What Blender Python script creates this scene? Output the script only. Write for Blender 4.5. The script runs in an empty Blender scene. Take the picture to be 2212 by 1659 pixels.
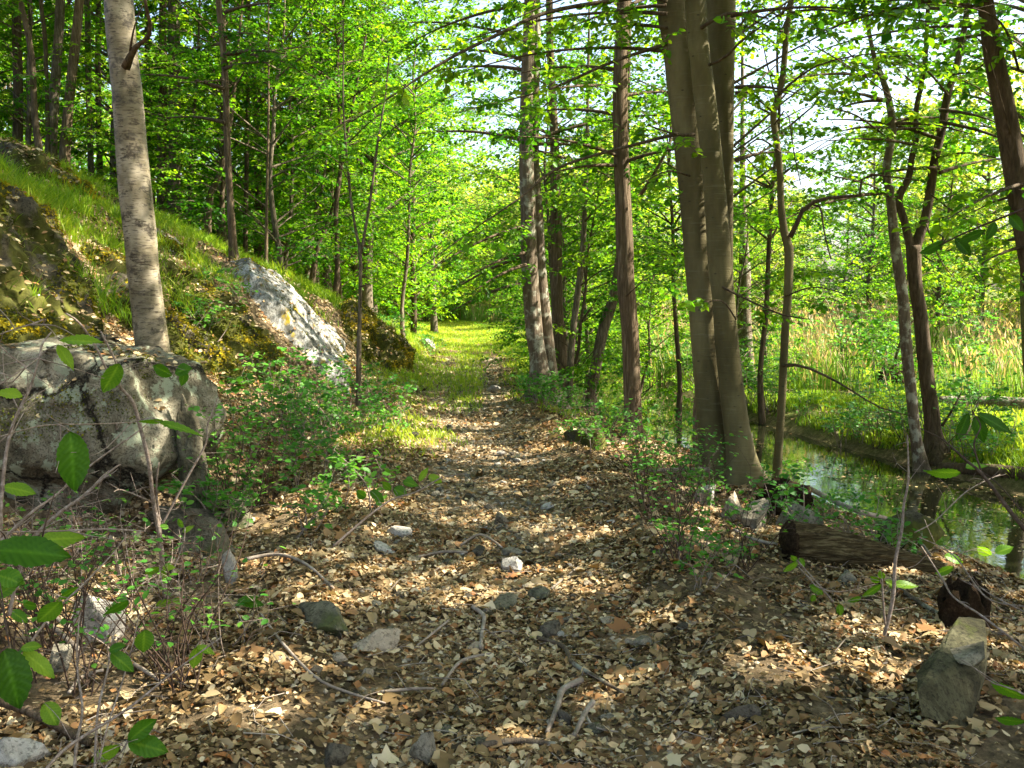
import bpy, bmesh, math, random
import numpy as np
from mathutils import Vector

random.seed(7)
RNG = np.random.default_rng(11)
S = bpy.context.scene
COL = S.collection
R = math.radians

# ------------------------------------------------------------------ camera
PITCH = R(5.5)
FV = 1966.0                      # focal length in units of a 2212 px wide picture
CAMZ = 1.6
cd = bpy.data.cameras.new('camera'); cam = bpy.data.objects.new('camera', cd); COL.objects.link(cam)
cd.sensor_width = 36; cd.lens = 32.0; cd.clip_start = 0.05; cd.clip_end = 3000
cam.location = (0, 0, CAMZ); cam.rotation_euler = (R(90) - PITCH, 0, 0)
S.camera = cam

# ------------------------------------------------------------------ light
SUN_EL, SUN_AZ = R(47), R(88)     # azimuth clockwise from +Y (towards +X)
TS = np.array([math.cos(SUN_EL)*math.sin(SUN_AZ), math.cos(SUN_EL)*math.cos(SUN_AZ), math.sin(SUN_EL)])
w = bpy.data.worlds.new('World'); S.world = w; w.use_nodes = True
nt = w.node_tree; nt.nodes.clear()
sky = nt.nodes.new('ShaderNodeTexSky'); sky.sky_type = 'NISHITA'; sky.sun_disc = False
sky.sun_elevation = SUN_EL; sky.sun_rotation = SUN_AZ
sky.air_density = 1.0; sky.dust_density = 4.0; sky.ozone_density = 1.0
bg = nt.nodes.new('ShaderNodeBackground'); bg.inputs[1].default_value = 0.10
wo = nt.nodes.new('ShaderNodeOutputWorld')
nt.links.new(sky.outputs[0], bg.inputs[0]); nt.links.new(bg.outputs[0], wo.inputs[0])
ld = bpy.data.lights.new('sun', 'SUN'); ld.energy = 5.0; ld.angle = R(0.5); ld.color = (1.0, 0.93, 0.80)
lo = bpy.data.objects.new('sun', ld); COL.objects.link(lo)
lo.rotation_euler = Vector(-TS).to_track_quat('-Z', 'Y').to_euler()
S.view_settings.view_transform = 'Standard'; S.view_settings.look = 'None'
S.view_settings.exposure = 2.45; S.view_settings.gamma = 1
S.cycles.max_bounces = 7; S.cycles.diffuse_bounces = 4; S.cycles.transmission_bounces = 4
S.cycles.glossy_bounces = 2; S.cycles.transparent_max_bounces = 4
S.cycles.caustics_reflective = False; S.cycles.caustics_refractive = False
S.cycles.use_denoising = True
S.cycles.sample_clamp_indirect = 6

# ------------------------------------------------------------------ maths helpers
def vhash(ix, iy, iz, seed):
    h = (ix.astype(np.int64)*374761393 + iy.astype(np.int64)*668265263 + iz.astype(np.int64)*2147483647 + seed*974634777) & 0xffffffff
    h = ((h ^ (h >> 13)) * 1274126177) & 0xffffffff
    h = ((h ^ (h >> 16)) * 2246822519) & 0xffffffff
    return ((h ^ (h >> 15)) & 0xffffff) / float(0xffffff) * 2 - 1
def vnoise(p, seed=0):
    p = np.asarray(p, float); i = np.floor(p).astype(np.int64); f = p - i; f = f*f*(3-2*f)
    out = 0
    for dx in (0, 1):
        for dy in (0, 1):
            for dz in (0, 1):
                wgt = (f[:, 0] if dx else 1-f[:, 0])*(f[:, 1] if dy else 1-f[:, 1])*(f[:, 2] if dz else 1-f[:, 2])
                out = out + wgt*vhash(i[:, 0]+dx, i[:, 1]+dy, i[:, 2]+dz, seed)
    return out
def fbm(p, seed=0, octv=4):
    p = np.asarray(p, float); a = 1.0; s = 0; t = 0
    for k in range(octv):
        s = s + a*vnoise(p*(2**k), seed+k*17); t += a; a *= .5
    return s/t
def nrm(v): return v/np.maximum(np.linalg.norm(v, axis=-1, keepdims=True), 1e-9)
def P(x, y, d):
    a = (x-1106)/FV; b = -(y-829.5)/FV
    dr = np.array([a, math.cos(PITCH)+b*math.sin(PITCH), -math.sin(PITCH)+b*math.cos(PITCH)])
    t = d/dr[1]
    return np.array([0, 0, CAMZ]) + dr*t, t

# ------------------------------------------------------------------ terrain
def stream_x(y): return np.interp(y, [-10, 2, 8, 11, 14, 17, 22, 30, 60, 110], [8, 6.6, 5.25, 4.55, 3.75, 3.2, 2.6, 3.2, 6, 9])
def path_x(y): return np.interp(y, [-10, 0, 3, 8.6, 14, 20, 28, 40, 52, 70, 110], [.2, .1, .05, -.25, -.75, -1.0, -1.25, -2.2, -3.9, -9, -24])
def path_w(y): return np.interp(y, [0, 5, 9, 14, 28, 60], [.95, .85, .72, .85, 1.15, 1.5])
LEFT = {   # hillside profile: world x -> z
 -10: [(-60,15),(-14,5.6),(-8,3.1),(-5.5,1.7),(-3.6,.6),(-2.6,.15),(-1.5,0)],
 4.6: [(-60,15),(-14,5.6),(-8,3.1),(-5.5,1.5),(-4.2,.5),(-3.2,.06),(-1.6,0)],
 6.3: [(-60,15),(-15,6.3),(-8.2,3.7),(-6.0,2.4),(-4.9,.9),(-4.1,.3),(-3.2,.0),(-2.3,-.02),(-1.3,0)],
 7.6: [(-60,15),(-15,6.5),(-8.4,4.0),(-6.3,3.2),(-5.4,2.5),(-4.6,1.3),(-2.9,.98),(-2.45,.4),(-2.0,.1),(-1.2,0)],
 10:  [(-60,15),(-15,6.5),(-8.4,4.2),(-5.9,2.9),(-5.2,2.45),(-4.2,1.25),(-3.2,.75),(-2.4,.15),(-1.5,0)],
 14:  [(-60,14.5),(-15,6.6),(-8.4,4.1),(-5.2,2.5),(-4.0,1.9),(-3.0,.8),(-2.5,.22),(-1.8,0)],
 18:  [(-60,13),(-15,5.8),(-8.4,3.6),(-5.4,2.35),(-3.5,1.5),(-2.6,.55),(-2.2,.08),(-1.9,0)],
 24:  [(-60,11),(-15,4.6),(-8.4,2.6),(-5.4,1.55),(-3.4,.75),(-2.6,.15),(-2.3,0)],
 32:  [(-60,8),(-15,2.7),(-8.4,1.2),(-5.4,.5),(-3.6,.1),(-2.8,0)],
 50:  [(-60,6),(-15,1.2),(-9,.4),(-7,.1),(-6,0)],
 110: [(-60,4),(-45,2),(-30,.5),(-28,0)]}
GX = np.arange(-60, 60.01, .25); GY = np.arange(-10, 110.01, .25)
def _build():
    ys = sorted(LEFT); prof = []
    for y in ys:
        k = LEFT[y]; prof.append(np.interp(GX, [a for a, b in k], [b for a, b in k]))
    prof = np.array(prof); H = np.zeros((len(GY), len(GX)))
    for i, y in enumerate(GY):
        j = np.searchsorted(ys, y); j = min(max(j, 1), len(ys)-1)
        t = (y-ys[j-1])/(ys[j]-ys[j-1]); H[i] = prof[j-1]*(1-t)+prof[j]*t
        s = GX - stream_x(y)
        r = np.interp(s, [-4.2, -2.9, -2.0, -1.5, 0, 1.2, 1.4, 1.7, 3, 8, 60], [0, -.18, -.42, -.85, -1.0, -.85, -.6, -.45, -.40, -.36, -.2])
        lim = path_x(y)+path_w(y)+.15
        fade = np.clip((GX-lim)/.5, 0, 1)
        H[i] = H[i]*(GX < lim+1) + r*fade
    for _ in range(1):
        K = np.array([.2, .6, .2])
        H = np.apply_along_axis(lambda v: np.convolve(np.pad(v, 1, 'edge'), K, 'valid'), 1, H)
        H = np.apply_along_axis(lambda v: np.convolve(np.pad(v, 1, 'edge'), K, 'valid'), 0, H)
    return H
HG = _build()
def H(x, y):
    x = np.atleast_1d(np.asarray(x, float)); y = np.atleast_1d(np.asarray(y, float))
    fx = np.clip((x-GX[0])/.25, 0, len(GX)-1.001); fy = np.clip((y-GY[0])/.25, 0, len(GY)-1.001)
    ix = fx.astype(int); iy = fy.astype(int); tx = fx-ix; ty = fy-iy
    z = (HG[iy, ix]*(1-tx)+HG[iy, ix+1]*tx)*(1-ty) + (HG[iy+1, ix]*(1-tx)+HG[iy+1, ix+1]*tx)*ty
    p = np.stack([x, y, np.zeros_like(x)], 1)
    q = np.abs(x-path_x(y))/path_w(y)
    hill = np.clip((path_x(y)-x-1.2)/2, 0, 1)
    wet = np.exp(-((x-stream_x(y))/1.6)**2)
    berm = .07*np.exp(-((q-1.25)/.35)**2) - .05*np.exp(-(q/.8)**2)
    return z + fbm(p*1.3, 3, 3)*(.05+.16*hill)*(1-.7*wet) + fbm(p*6, 9, 3)*(.018+.03*hill) + berm*(y > -3)
def h1(x, y): return float(H(x, y)[0])
def G(xv, yv):
    """where the sight line of picture point (xv, yv) meets the ground"""
    ds = np.concatenate([np.arange(1.5, 20, .04), np.arange(20, 120, .25)])
    pts = np.array([P(xv, yv, 1.0)[0]-np.array([0, 0, CAMZ])])*ds[:, None]+np.array([0, 0, CAMZ])
    k = np.nonzero(pts[:, 2] < H(pts[:, 0], pts[:, 1]))[0]
    k = k[0] if len(k) else len(ds)-1
    return pts[k].copy(), float(pts[k][1]*math.cos(PITCH) - (pts[k][2]-CAMZ)*math.sin(PITCH))

# ------------------------------------------------------------------ materials
def rampnode(nt, cols):
    r = nt.nodes.new('ShaderNodeValToRGB'); e = r.color_ramp.elements
    while len(e) < len(cols): e.new(.5)
    for k, (p, c) in enumerate(cols): e[k].position = p; e[k].color = (*c, 1)
    return r
def newmat(name, rough=.8, spec=.3):
    m = bpy.data.materials.new(name); m.use_nodes = True; nt = m.node_tree
    b = nt.nodes['Principled BSDF']; b.inputs['Roughness'].default_value = rough
    b.inputs['Specular IOR Level'].default_value = spec
    return m, nt, b
def texc(nt, scale=(1, 1, 1), kind='Object'):
    tc = nt.nodes.new('ShaderNodeTexCoord'); mp = nt.nodes.new('ShaderNodeMapping')
    mp.inputs['Scale'].default_value = scale; nt.links.new(tc.outputs[kind], mp.inputs[0]); return mp
def noise(nt, vec, sc, det=6, rough=.6, dist=0):
    n = nt.nodes.new('ShaderNodeTexNoise'); n.inputs['Scale'].default_value = sc; n.inputs['Detail'].default_value = det
    n.inputs['Roughness'].default_value = rough; n.inputs['Distortion'].default_value = dist
    nt.links.new(vec.outputs[0], n.inputs['Vector']); return n
def bump(nt, b, h, strength, dist):
    bp = nt.nodes.new('ShaderNodeBump'); bp.inputs['Strength'].default_value = strength; bp.inputs['Distance'].default_value = dist
    nt.links.new(h, bp.inputs['Height']); nt.links.new(bp.outputs[0], b.inputs['Normal'])
def mixc(nt, fac, a, b_):
    m = nt.nodes.new('ShaderNodeMix'); m.data_type = 'RGBA'
    nt.links.new(fac, m.inputs[0])
    for s, v in ((6, a), (7, b_)):
        if isinstance(v, tuple): m.inputs[s].default_value = (*v, 1)
        else: nt.links.new(v, m.inputs[s])
    return m.outputs[2]
def leafmat(name, cols, trans=.5, gain=1.6, rough=.45, objvar=.45):
    m, nt, b = newmat(name, rough, .16)
    at = nt.nodes.new('ShaderNodeAttribute'); at.attribute_name = 'tint'
    oi = nt.nodes.new('ShaderNodeObjectInfo')
    ma = nt.nodes.new('ShaderNodeMath'); ma.operation = 'MULTIPLY_ADD'; ma.inputs[1].default_value = objvar; 
    sub = nt.nodes.new('ShaderNodeMath'); sub.operation = 'SUBTRACT'; sub.inputs[1].default_value = .5
    nt.links.new(oi.outputs['Random'], sub.inputs[0]); nt.links.new(sub.outputs[0], ma.inputs[0]); nt.links.new(at.outputs['Fac'], ma.inputs[2])
    r = rampnode(nt, cols); nt.links.new(ma.outputs[0], r.inputs[0])
    nt.links.new(r.outputs[0], b.inputs['Base Color'])
    tr = nt.nodes.new('ShaderNodeBsdfTranslucent'); mul = nt.nodes.new('ShaderNodeMix'); mul.data_type = 'RGBA'; mul.blend_type = 'MULTIPLY'
    mul.inputs[0].default_value = 1; mul.inputs[7].default_value = (gain*1.15, gain*1.05, gain*.5, 1)
    nt.links.new(r.outputs[0], mul.inputs[6]); nt.links.new(mul.outputs[2], tr.inputs[0])
    mx = nt.nodes.new('ShaderNodeMixShader'); mx.inputs[0].default_value = trans
    nt.links.new(b.outputs[0], mx.inputs[1]); nt.links.new(tr.outputs[0], mx.inputs[2])
    nt.links.new(mx.outputs[0], nt.nodes['Material Output'].inputs[0])
    return m
M = {}
M['maple'] = leafmat('maple_leaf', [(0, (.018, .085, .005)), (.5, (.062, .195, .006)), (1, (.18, .31, .008))], .5, 2.0)
M['beech'] = leafmat('beech_leaf', [(0, (.018, .08, .006)), (.5, (.058, .175, .007)), (1, (.16, .28, .010))], .5, 2.0)
M['far'] = leafmat('hazed_far_leaf', [(0, (.10, .18, .03)), (.5, (.20, .29, .045)), (1, (.33, .38, .07))], .5, 1.7)  # leaf colours paled to stand in for distance haze
M['shrub'] = leafmat('shrub_leaf', [(0, (.03, .12, .012)), (.5, (.06, .21, .025)), (1, (.14, .32, .035))], .4, 1.5)
M['big'] = leafmat('broad_leaf', [(0, (.02, .075, .004)), (.5, (.07, .19, .012)), (1, (.22, .36, .03))], .45, 1.8, .4, 0)
M['grass'] = leafmat('grass_blade', [(0, (.06, .15, .012)), (.5, (.16, .28, .018)), (1, (.33, .38, .04))], .45, 1.6)
M['reed'] = leafmat('reed', [(0, (.08, .20, .03)), (.45, (.20, .33, .05)), (.55, (.30, .22, .11)), (1, (.55, .42, .27))], .35, 1.2, .7, 0)
M['litter'] = leafmat('dry_leaf', [(0, (.045, .03, .013)), (.25, (.14, .09, .037)), (.42, (.25, .165, .072)), (.5, (.28, .12, .04)), (.58, (.33, .23, .11)), (.82, (.47, .35, .185)), (1, (.62, .50, .31))], .12, 1.0, .55, 0)
M['moss_strand'] = leafmat('moss_strand', [(0, (.035, .045, .006)), (.4, (.08, .10, .008)), (.7, (.18, .155, .008)), (1, (.36, .27, .01))], .25, 1.2, .9, 0)

def barkmat(name, c0, c1, c2, sc=(9, 9, 1.6), bs=.8, lichen=None):
    m, nt, b = newmat(name, .9, .15)
    mp = texc(nt, sc); n = noise(nt, mp, 3.0, 8, .7, .4)
    r = rampnode(nt, [(.3, c0), (.5, c1), (.72, c2)]); nt.links.new(n.outputs[0], r.inputs[0])
    col = r.outputs[0]
    if lichen:
        mp2 = texc(nt, (1, 1, 1)); n2 = noise(nt, mp2, 6.0, 5, .65)
        r2 = rampnode(nt, [(.52, (0, 0, 0)), (.6, (1, 1, 1))]); nt.links.new(n2.outputs[0], r2.inputs[0])
        col = mixc(nt, r2.outputs[0], col, lichen)
    nt.links.new(col, b.inputs['Base Color']); bump(nt, b, n.outputs[0], bs, .03)
    return m
M['bark_dark'] = barkmat('dark_bark', (.03, .022, .013), (.085, .06, .035), (.16, .12, .08))
M['bark_grey'] = barkmat('grey_bark', (.04, .031, .02), (.12, .095, .062), (.27, .225, .165), (11, 11, 1.8), 1.0)
M['bark_brown'] = barkmat('brown_bark', (.035, .024, .013), (.115, .08, .046), (.25, .19, .125), (13, 13, 1.3), 1.0)
M['bark_lichen'] = barkmat('lichened_bark', (.045, .034, .022), (.12, .09, .06), (.2, .16, .11), (8, 8, 1.4), .8, (.3, .29, .22))
M['twig'] = barkmat('twig_bark', (.10, .07, .05), (.22, .17, .13), (.4, .34, .3), (20, 20, 20), .2)
M['twig_dark'] = barkmat('dark_twig_bark', (.03, .02, .014), (.07, .045, .03), (.13, .09, .07), (20, 20, 20), .2)
M['deadwood'] = barkmat('dead_wood', (.10, .08, .06), (.26, .21, .16), (.48, .42, .35), (3, 3, 3), .4)
def beechmat():
    m, nt, b = newmat('beech_bark', .75, .2)
    mp = texc(nt, (1, 1, .35)); n = noise(nt, mp, 3.0, 7, .6)
    r = rampnode(nt, [(.3, (.05, .04, .014)), (.5, (.105, .086, .034)), (.72, (.19, .16, .075))]); nt.links.new(n.outputs[0], r.inputs[0])
    mp2 = texc(nt, (1, 1, 2.2)); v = nt.nodes.new('ShaderNodeTexVoronoi'); v.inputs['Scale'].default_value = 6
    nt.links.new(mp2.outputs[0], v.inputs['Vector'])
    r2 = rampnode(nt, [(.03, (1, 1, 1)), (.11, (0, 0, 0))]); nt.links.new(v.outputs['Distance'], r2.inputs[0])
    c = mixc(nt, r2.outputs[0], r.outputs[0], (.035, .028, .016))
    mp3 = texc(nt, (2, 2, 26)); n3 = noise(nt, mp3, 2.0, 4, .6)
    r3 = rampnode(nt, [(.58, (0, 0, 0)), (.72, (1, 1, 1))]); nt.links.new(n3.outputs[0], r3.inputs[0])
    sc = nt.nodes.new('ShaderNodeMath'); sc.operation = 'MULTIPLY'; sc.inputs[1].default_value = .35; nt.links.new(r3.outputs[0], sc.inputs[0])
    c = mixc(nt, sc.outputs[0], c, (.2, .19, .12))
    nt.links.new(c, b.inputs['Base Color']); bump(nt, b, n3.outputs[0], .4, .015); return m
M['bark_beech'] = beechmat()
def birchmat():
    m, nt, b = newmat('birch_bark', .6, .25)
    mp = texc(nt, (1.2, 1.2, 1.2)); n = noise(nt, mp, 3.0, 6, .6)
    r = rampnode(nt, [(.3, (.075, .065, .035)), (.48, (.17, .14, .085)), (.7, (.36, .31, .22))]); nt.links.new(n.outputs[0], r.inputs[0])
    mp2 = texc(nt, (9, 9, 60)); n2 = noise(nt, mp2, 1.6, 4, .6)
    r2 = rampnode(nt, [(.55, (0, 0, 0)), (.61, (1, 1, 1))]); nt.links.new(n2.outputs[0], r2.inputs[0])
    c = mixc(nt, r2.outputs[0], r.outputs[0], (.05, .035, .02))
    mp3 = texc(nt, (4.2, 4.2, 5.5)); n3 = noise(nt, mp3, 1.7, 8, .75)
    r3 = rampnode(nt, [(.52, (0, 0, 0)), (.60, (1, 1, 1))]); nt.links.new(n3.outputs[0], r3.inputs[0])
    c = mixc(nt, r3.outputs[0], c, (.045, .035, .022))
    mp4 = texc(nt, (5, 5, 22)); n4 = noise(nt, mp4, 1.3, 4, .6, .6)
    r4 = rampnode(nt, [(.45, (0, 0, 0)), (.75, (1, 1, 1))]); nt.links.new(n4.outputs[0], r4.inputs[0])
    h4 = nt.nodes.new('ShaderNodeMath'); h4.operation = 'MULTIPLY'; h4.inputs[1].default_value = .22; nt.links.new(r4.outputs[0], h4.inputs[0])
    c = mixc(nt, h4.outputs[0], c, (.45, .40, .31))
    nt.links.new(c, b.inputs['Base Color']); bump(nt, b, n4.outputs[0], .3, .015); return m
M['bark_birch'] = birchmat()
def rockmat(name, base, light, moss=None, mossth=.55, streak=False, seed=0):
    m, nt, b = newmat(name, .9, .2)
    mp = texc(nt, (1, 1, .25) if streak else (1, 1, 1)); mp.inputs['Location'].default_value = (seed, seed*2.3, 0)
    n = noise(nt, mp, 7 if streak else 4, 10, .72, .5)
    r = rampnode(nt, [(.32, tuple(c*.25 for c in base)), (.46, base), (.66, light)]); nt.links.new(n.outputs[0], r.inputs[0])
    mf = texc(nt, (1, 1, 1)); nf = noise(nt, mf, 55, 4, .7)
    rf = rampnode(nt, [(.38, tuple(c*.3 for c in base)), (.5, (1, 1, 1))]); nt.links.new(nf.outputs[0], rf.inputs[0])
    mm = nt.nodes.new('ShaderNodeMix'); mm.data_type = 'RGBA'; mm.blend_type = 'MULTIPLY'; mm.inputs[0].default_value = .6
    nt.links.new(r.outputs[0], mm.inputs[6]); nt.links.new(rf.outputs[0], mm.inputs[7]); c = mm.outputs[2]
    if moss:
        m2 = texc(nt, (1, 1, .5)); n2 = noise(nt, m2, 2.2, 7, .65)
        r2 = rampnode(nt, [(mossth, (0, 0, 0)), (mossth+.06, (1, 1, 1))]); nt.links.new(n2.outputs[0], r2.inputs[0])
        n3 = noise(nt, m2, 9, 5, .6); r3 = rampnode(nt, [(.3, tuple(v*.25 for v in moss)), (.7, moss)]); nt.links.new(n3.outputs[0], r3.inputs[0])
        c = mixc(nt, r2.outputs[0], c, r3.outputs[0])
    nt.links.new(c, b.inputs['Base Color']); bump(nt, b, n.outputs[0], .7, .04); return m
M['rock_grey'] = rockmat('grey_granite', (.17, .15, .105), (.34, .31, .235))
M['rock_green'] = rockmat('green_tinged_granite', (.11, .10, .062), (.24, .22, .15), (.10, .11, .04), .56)
M['rock_boulder'] = rockmat('speckled_boulder_stone', (.09, .078, .048), (.21, .19, .135), (.15, .165, .10), .56)
M['rock_pale'] = rockmat('pale_granite', (.34, .31, .26), (.56, .52, .45))
M['rock_pink'] = rockmat('pinkish_stone', (.32, .26, .18), (.48, .40, .29))
M['rock_dark'] = rockmat('dark_stone', (.075, .062, .042), (.17, .148, .108))
M['rock_white'] = rockmat('white_lichened_rock', (.15, .145, .12), (.55, .54, .50), (.30, .22, .015), .57, True)
M['rock_moss'] = rockmat('mossy_rock', (.06, .05, .03), (.17, .145, .10), (.085, .085, .012), .42)
def groundmat():
    m, nt, b = newmat('forest_soil', .95, .1)
    mp = texc(nt); n = noise(nt, mp, 14, 9, .75); n1 = noise(nt, mp, 60, 4, .7)
    r = rampnode(nt, [(.3, (.04, .03, .018)), (.5, (.14, .10, .055)), (.62, (.26, .19, .11)), (.75, (.40, .31, .2))])
    nt.links.new(n.outputs[0], r.inputs[0])
    at = nt.nodes.new('ShaderNodeAttribute'); at.attribute_name = 'green'
    r2 = rampnode(nt, [(.3, (.035, .045, .01)), (.6, (.10, .13, .02)), (.8, (.16, .19, .03))]); nt.links.new(n1.outputs[0], r2.inputs[0])
    c = mixc(nt, at.outputs['Fac'], r.outputs[0], r2.outputs[0])
    nt.links.new(c, b.inputs['Base Color']); bump(nt, b, n.outputs[0], .8, .05); return m
M['ground'] = groundmat()
def pathmat():
    m, nt, b = newmat('stony_path_soil', .95, .1)
    mp = texc(nt); n = noise(nt, mp, 16, 9, .75)
    r = rampnode(nt, [(.3, (.05, .034, .017)), (.48, (.16, .108, .055)), (.6, (.28, .195, .105)), (.75, (.44, .33, .19))]); nt.links.new(n.outputs[0], r.inputs[0])
    nt.links.new(r.outputs[0], b.inputs['Base Color']); bump(nt, b, n.outputs[0], .8, .04); return m
M['path'] = pathmat()
def watermat():
    m, nt, b = newmat('still_water', .04, .5)
    b.inputs['Base Color'].default_value = (.018, .02, .008, 1); b.inputs['IOR'].default_value = 2.0
    mp = texc(nt); n = noise(nt, mp, 5, 3, .5); bump(nt, b, n.outputs[0], .12, .01)
    return m
M['water'] = watermat()
def punkmat():
    m, nt, b = newmat('rotten_heartwood', 1, .05)
    mp = texc(nt); n = noise(nt, mp, 30, 8, .8)
    r = rampnode(nt, [(.35, (.014, .009, .006)), (.55, (.055, .036, .02)), (.75, (.17, .115, .065))]); nt.links.new(n.outputs[0], r.inputs[0])
    nt.links.new(r.outputs[0], b.inputs['Base Color']); bump(nt, b, n.outputs[0], 1, .05); return m
M['rotten'] = punkmat()
M['logwood'] = barkmat('decayed_log_wood', (.012, .008, .004), (.12, .085, .035), (.38, .30, .15), (2.5, 22, 22), 1.5, None)

# ------------------------------------------------------------------ mesh helpers
def mesh(name, V, faces, mat, parent=None, tint=None, smooth=True, loc=None, extra=None):
    V = np.asarray(V, np.float32)
    if loc is not None: V = V - np.asarray(loc, np.float32)
    faces = [np.asarray(f, np.int32) for f in faces if len(f)]
    me = bpy.data.meshes.new(name)
    nl = sum(f.size for f in faces); nf = sum(len(f) for f in faces)
    me.vertices.add(len(V)); me.vertices.foreach_set('co', V.ravel())
    me.loops.add(nl); me.loops.foreach_set('vertex_index', np.concatenate([f.ravel() for f in faces]))
    tot = np.concatenate([np.full(len(f), f.shape[1], np.int32) for f in faces])
    me.polygons.add(nf); st = np.concatenate([[0], np.cumsum(tot)[:-1]]).astype(np.int32)
    me.polygons.foreach_set('loop_start', st)
    try: me.polygons.foreach_set('loop_total', tot)
    except Exception: pass
    me.update(calc_edges=True)
    me.polygons.foreach_set('use_smooth', np.full(nf, smooth, bool))
    if tint is not None:
        a = me.attributes.new('tint', 'FLOAT', 'POINT'); a.data.foreach_set('value', np.asarray(tint, np.float32))
    for k, v in (extra or {}).items():
        a = me.attributes.new(k, 'FLOAT', 'POINT'); a.data.foreach_set('value', np.asarray(v, np.float32))
    me.materials.append(mat); o = bpy.data.objects.new(name, me); COL.objects.link(o)
    if parent: o.parent = parent
    return o
def join(parts):
    """list of (V, [faces...]) or (V,[faces],tint) -> one"""
    Vs, Fs, Ts, n = [], {}, [], 0
    for p in parts:
        V = p[0]
        for f in p[1]:
            f = np.asarray(f)
            if len(f): Fs.setdefault(f.shape[1], []).append(f+n)
        Vs.append(V); Ts.append(p[2] if len(p) > 2 else np.zeros(len(V))); n += len(V)
    return np.concatenate(Vs), [np.concatenate(v) for v in Fs.values()], np.concatenate(Ts)
def tag(o, label, cat, group=None, kind=None):
    if label: o['label'] = label
    if cat: o['category'] = cat
    if group: o['group'] = group
    if kind: o['kind'] = kind
    return o
def thing(name, label, cat, loc=(0, 0, 0), group=None):
    o = bpy.data.objects.new(name, None); COL.objects.link(o); o.location = tuple(float(v) for v in loc); o.empty_display_size = .2
    return tag(o, label, cat, group)
def dup(root, loc, rotz=0, sc=1.0, label=None, group=None):
    r = root.copy(); COL.objects.link(r); r.location = tuple(float(v) for v in loc); r.rotation_euler = (0, 0, rotz)
    r.scale = (sc, sc, sc) if not isinstance(sc, tuple) else sc
    if label: r['label'] = label
    if group: r['group'] = group
    for ch in list(root.children):
        c = ch.copy(); COL.objects.link(c); c.parent = r
    return r
def spline(pts, n):
    """Catmull-Rom through pts (k,m) -> (n,m)"""
    pts = np.asarray(pts, float); k = len(pts)
    if k == 2: return pts[0]+(pts[1]-pts[0])*np.linspace(0, 1, n)[:, None]
    d = np.concatenate([[0], np.cumsum(np.linalg.norm(np.diff(pts[:, :3], axis=0), axis=1))]); d /= d[-1]
    s = np.linspace(0, 1, n); i = np.clip(np.searchsorted(d, s, 'right')-1, 0, k-2)
    t = ((s-d[i])/(d[i+1]-d[i]))[:, None]
    p0 = pts[np.maximum(i-1, 0)]; p1 = pts[i]; p2 = pts[i+1]; p3 = pts[np.minimum(i+2, k-1)]
    return .5*((2*p1)+(-p0+p2)*t+(2*p0-5*p1+4*p2-p3)*t*t+(-p0+3*p1-3*p2+p3)*t**3)
def tube(pts, rad, seg=8, n=None, rough=0, rs=6, seed=0, flute=0, cap=True):
    pts = np.asarray(pts, float); rad = np.asarray(rad, float)
    if n is None: n = len(pts)
    if n != len(pts) or len(pts) > 2:
        q = spline(np.column_stack([pts, rad]), n); pts, rad = q[:, :3], np.maximum(q[:, 3], 1e-4)
    T = nrm(np.gradient(pts, axis=0)); ref = np.array([0., 1, 0]) if abs(T[0][1]) < .9 else np.array([1., 0, 0])
    A = nrm(np.cross(T, ref)); B = np.cross(T, A)
    th = np.linspace(0, 2*np.pi, seg, endpoint=False)
    rr = rad[:, None]*np.ones(seg)
    if flute: 
        ar = np.arange(n)[:, None]/n
        rr = rr*(1+flute*(np.sin(3*th+5*ar+seed)+.6*np.sin(5*th+seed*2-4*ar)))
    V = pts[:, None]+rr[..., None]*(np.cos(th)[None, :, None]*A[:, None]+np.sin(th)[None, :, None]*B[:, None])
    if rough:
        dirs = (V-pts[:, None]).reshape(-1, 3)
        nz = fbm(V.reshape(-1, 3)*np.array([rs, rs, rs*.3]), seed, 3)
        V = (V.reshape(-1, 3)+dirs*(nz*rough)[:, None]).reshape(n, seg, 3)
    i = np.arange(n-1)[:, None]*seg; j = np.arange(seg)[None]; j2 = (j+1) % seg
    F = np.stack([i+j, i+j2, i+seg+j2, i+seg+j], -1).reshape(-1, 4)
    V = V.reshape(-1, 3); fs = [F]
    if cap:
        V = np.concatenate([V, pts[:1], pts[-1:]]); a = len(V)-2; jj = np.arange(seg)
        fs.append(np.concatenate([np.stack([(jj+1) % seg, jj, np.full(seg, a)], 1), np.stack([(n-1)*seg+jj, (n-1)*seg+(jj+1) % seg, np.full(seg, a+1)], 1)]))
    return V, fs
def sticks(A, B, ra, rb):
    """many thin three-sided twigs at once"""
    A = np.asarray(A); B = np.asarray(B); N = len(A)
    T = nrm(B-A); ref = np.where(np.abs(T[:, 2:3]) < .9, np.array([[0, 0, 1.]]), np.array([[1., 0, 0]]))
    U = nrm(np.cross(T, ref)); W = np.cross(T, U); V = np.zeros((N, 6, 3))
    for k in range(3):
        c, s = math.cos(2.094*k), math.sin(2.094*k)
        o = U*c+W*s
        V[:, k] = A+o*np.reshape(ra, (-1, 1)); V[:, 3+k] = B+o*np.reshape(rb, (-1, 1))
    F = np.array([[0, 1, 4, 3], [1, 2, 5, 4], [2, 0, 3, 5]])
    F = (F[None]+(np.arange(N)*6)[:, None, None]).reshape(-1, 4)
    return V.reshape(-1, 3), [F]
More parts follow.
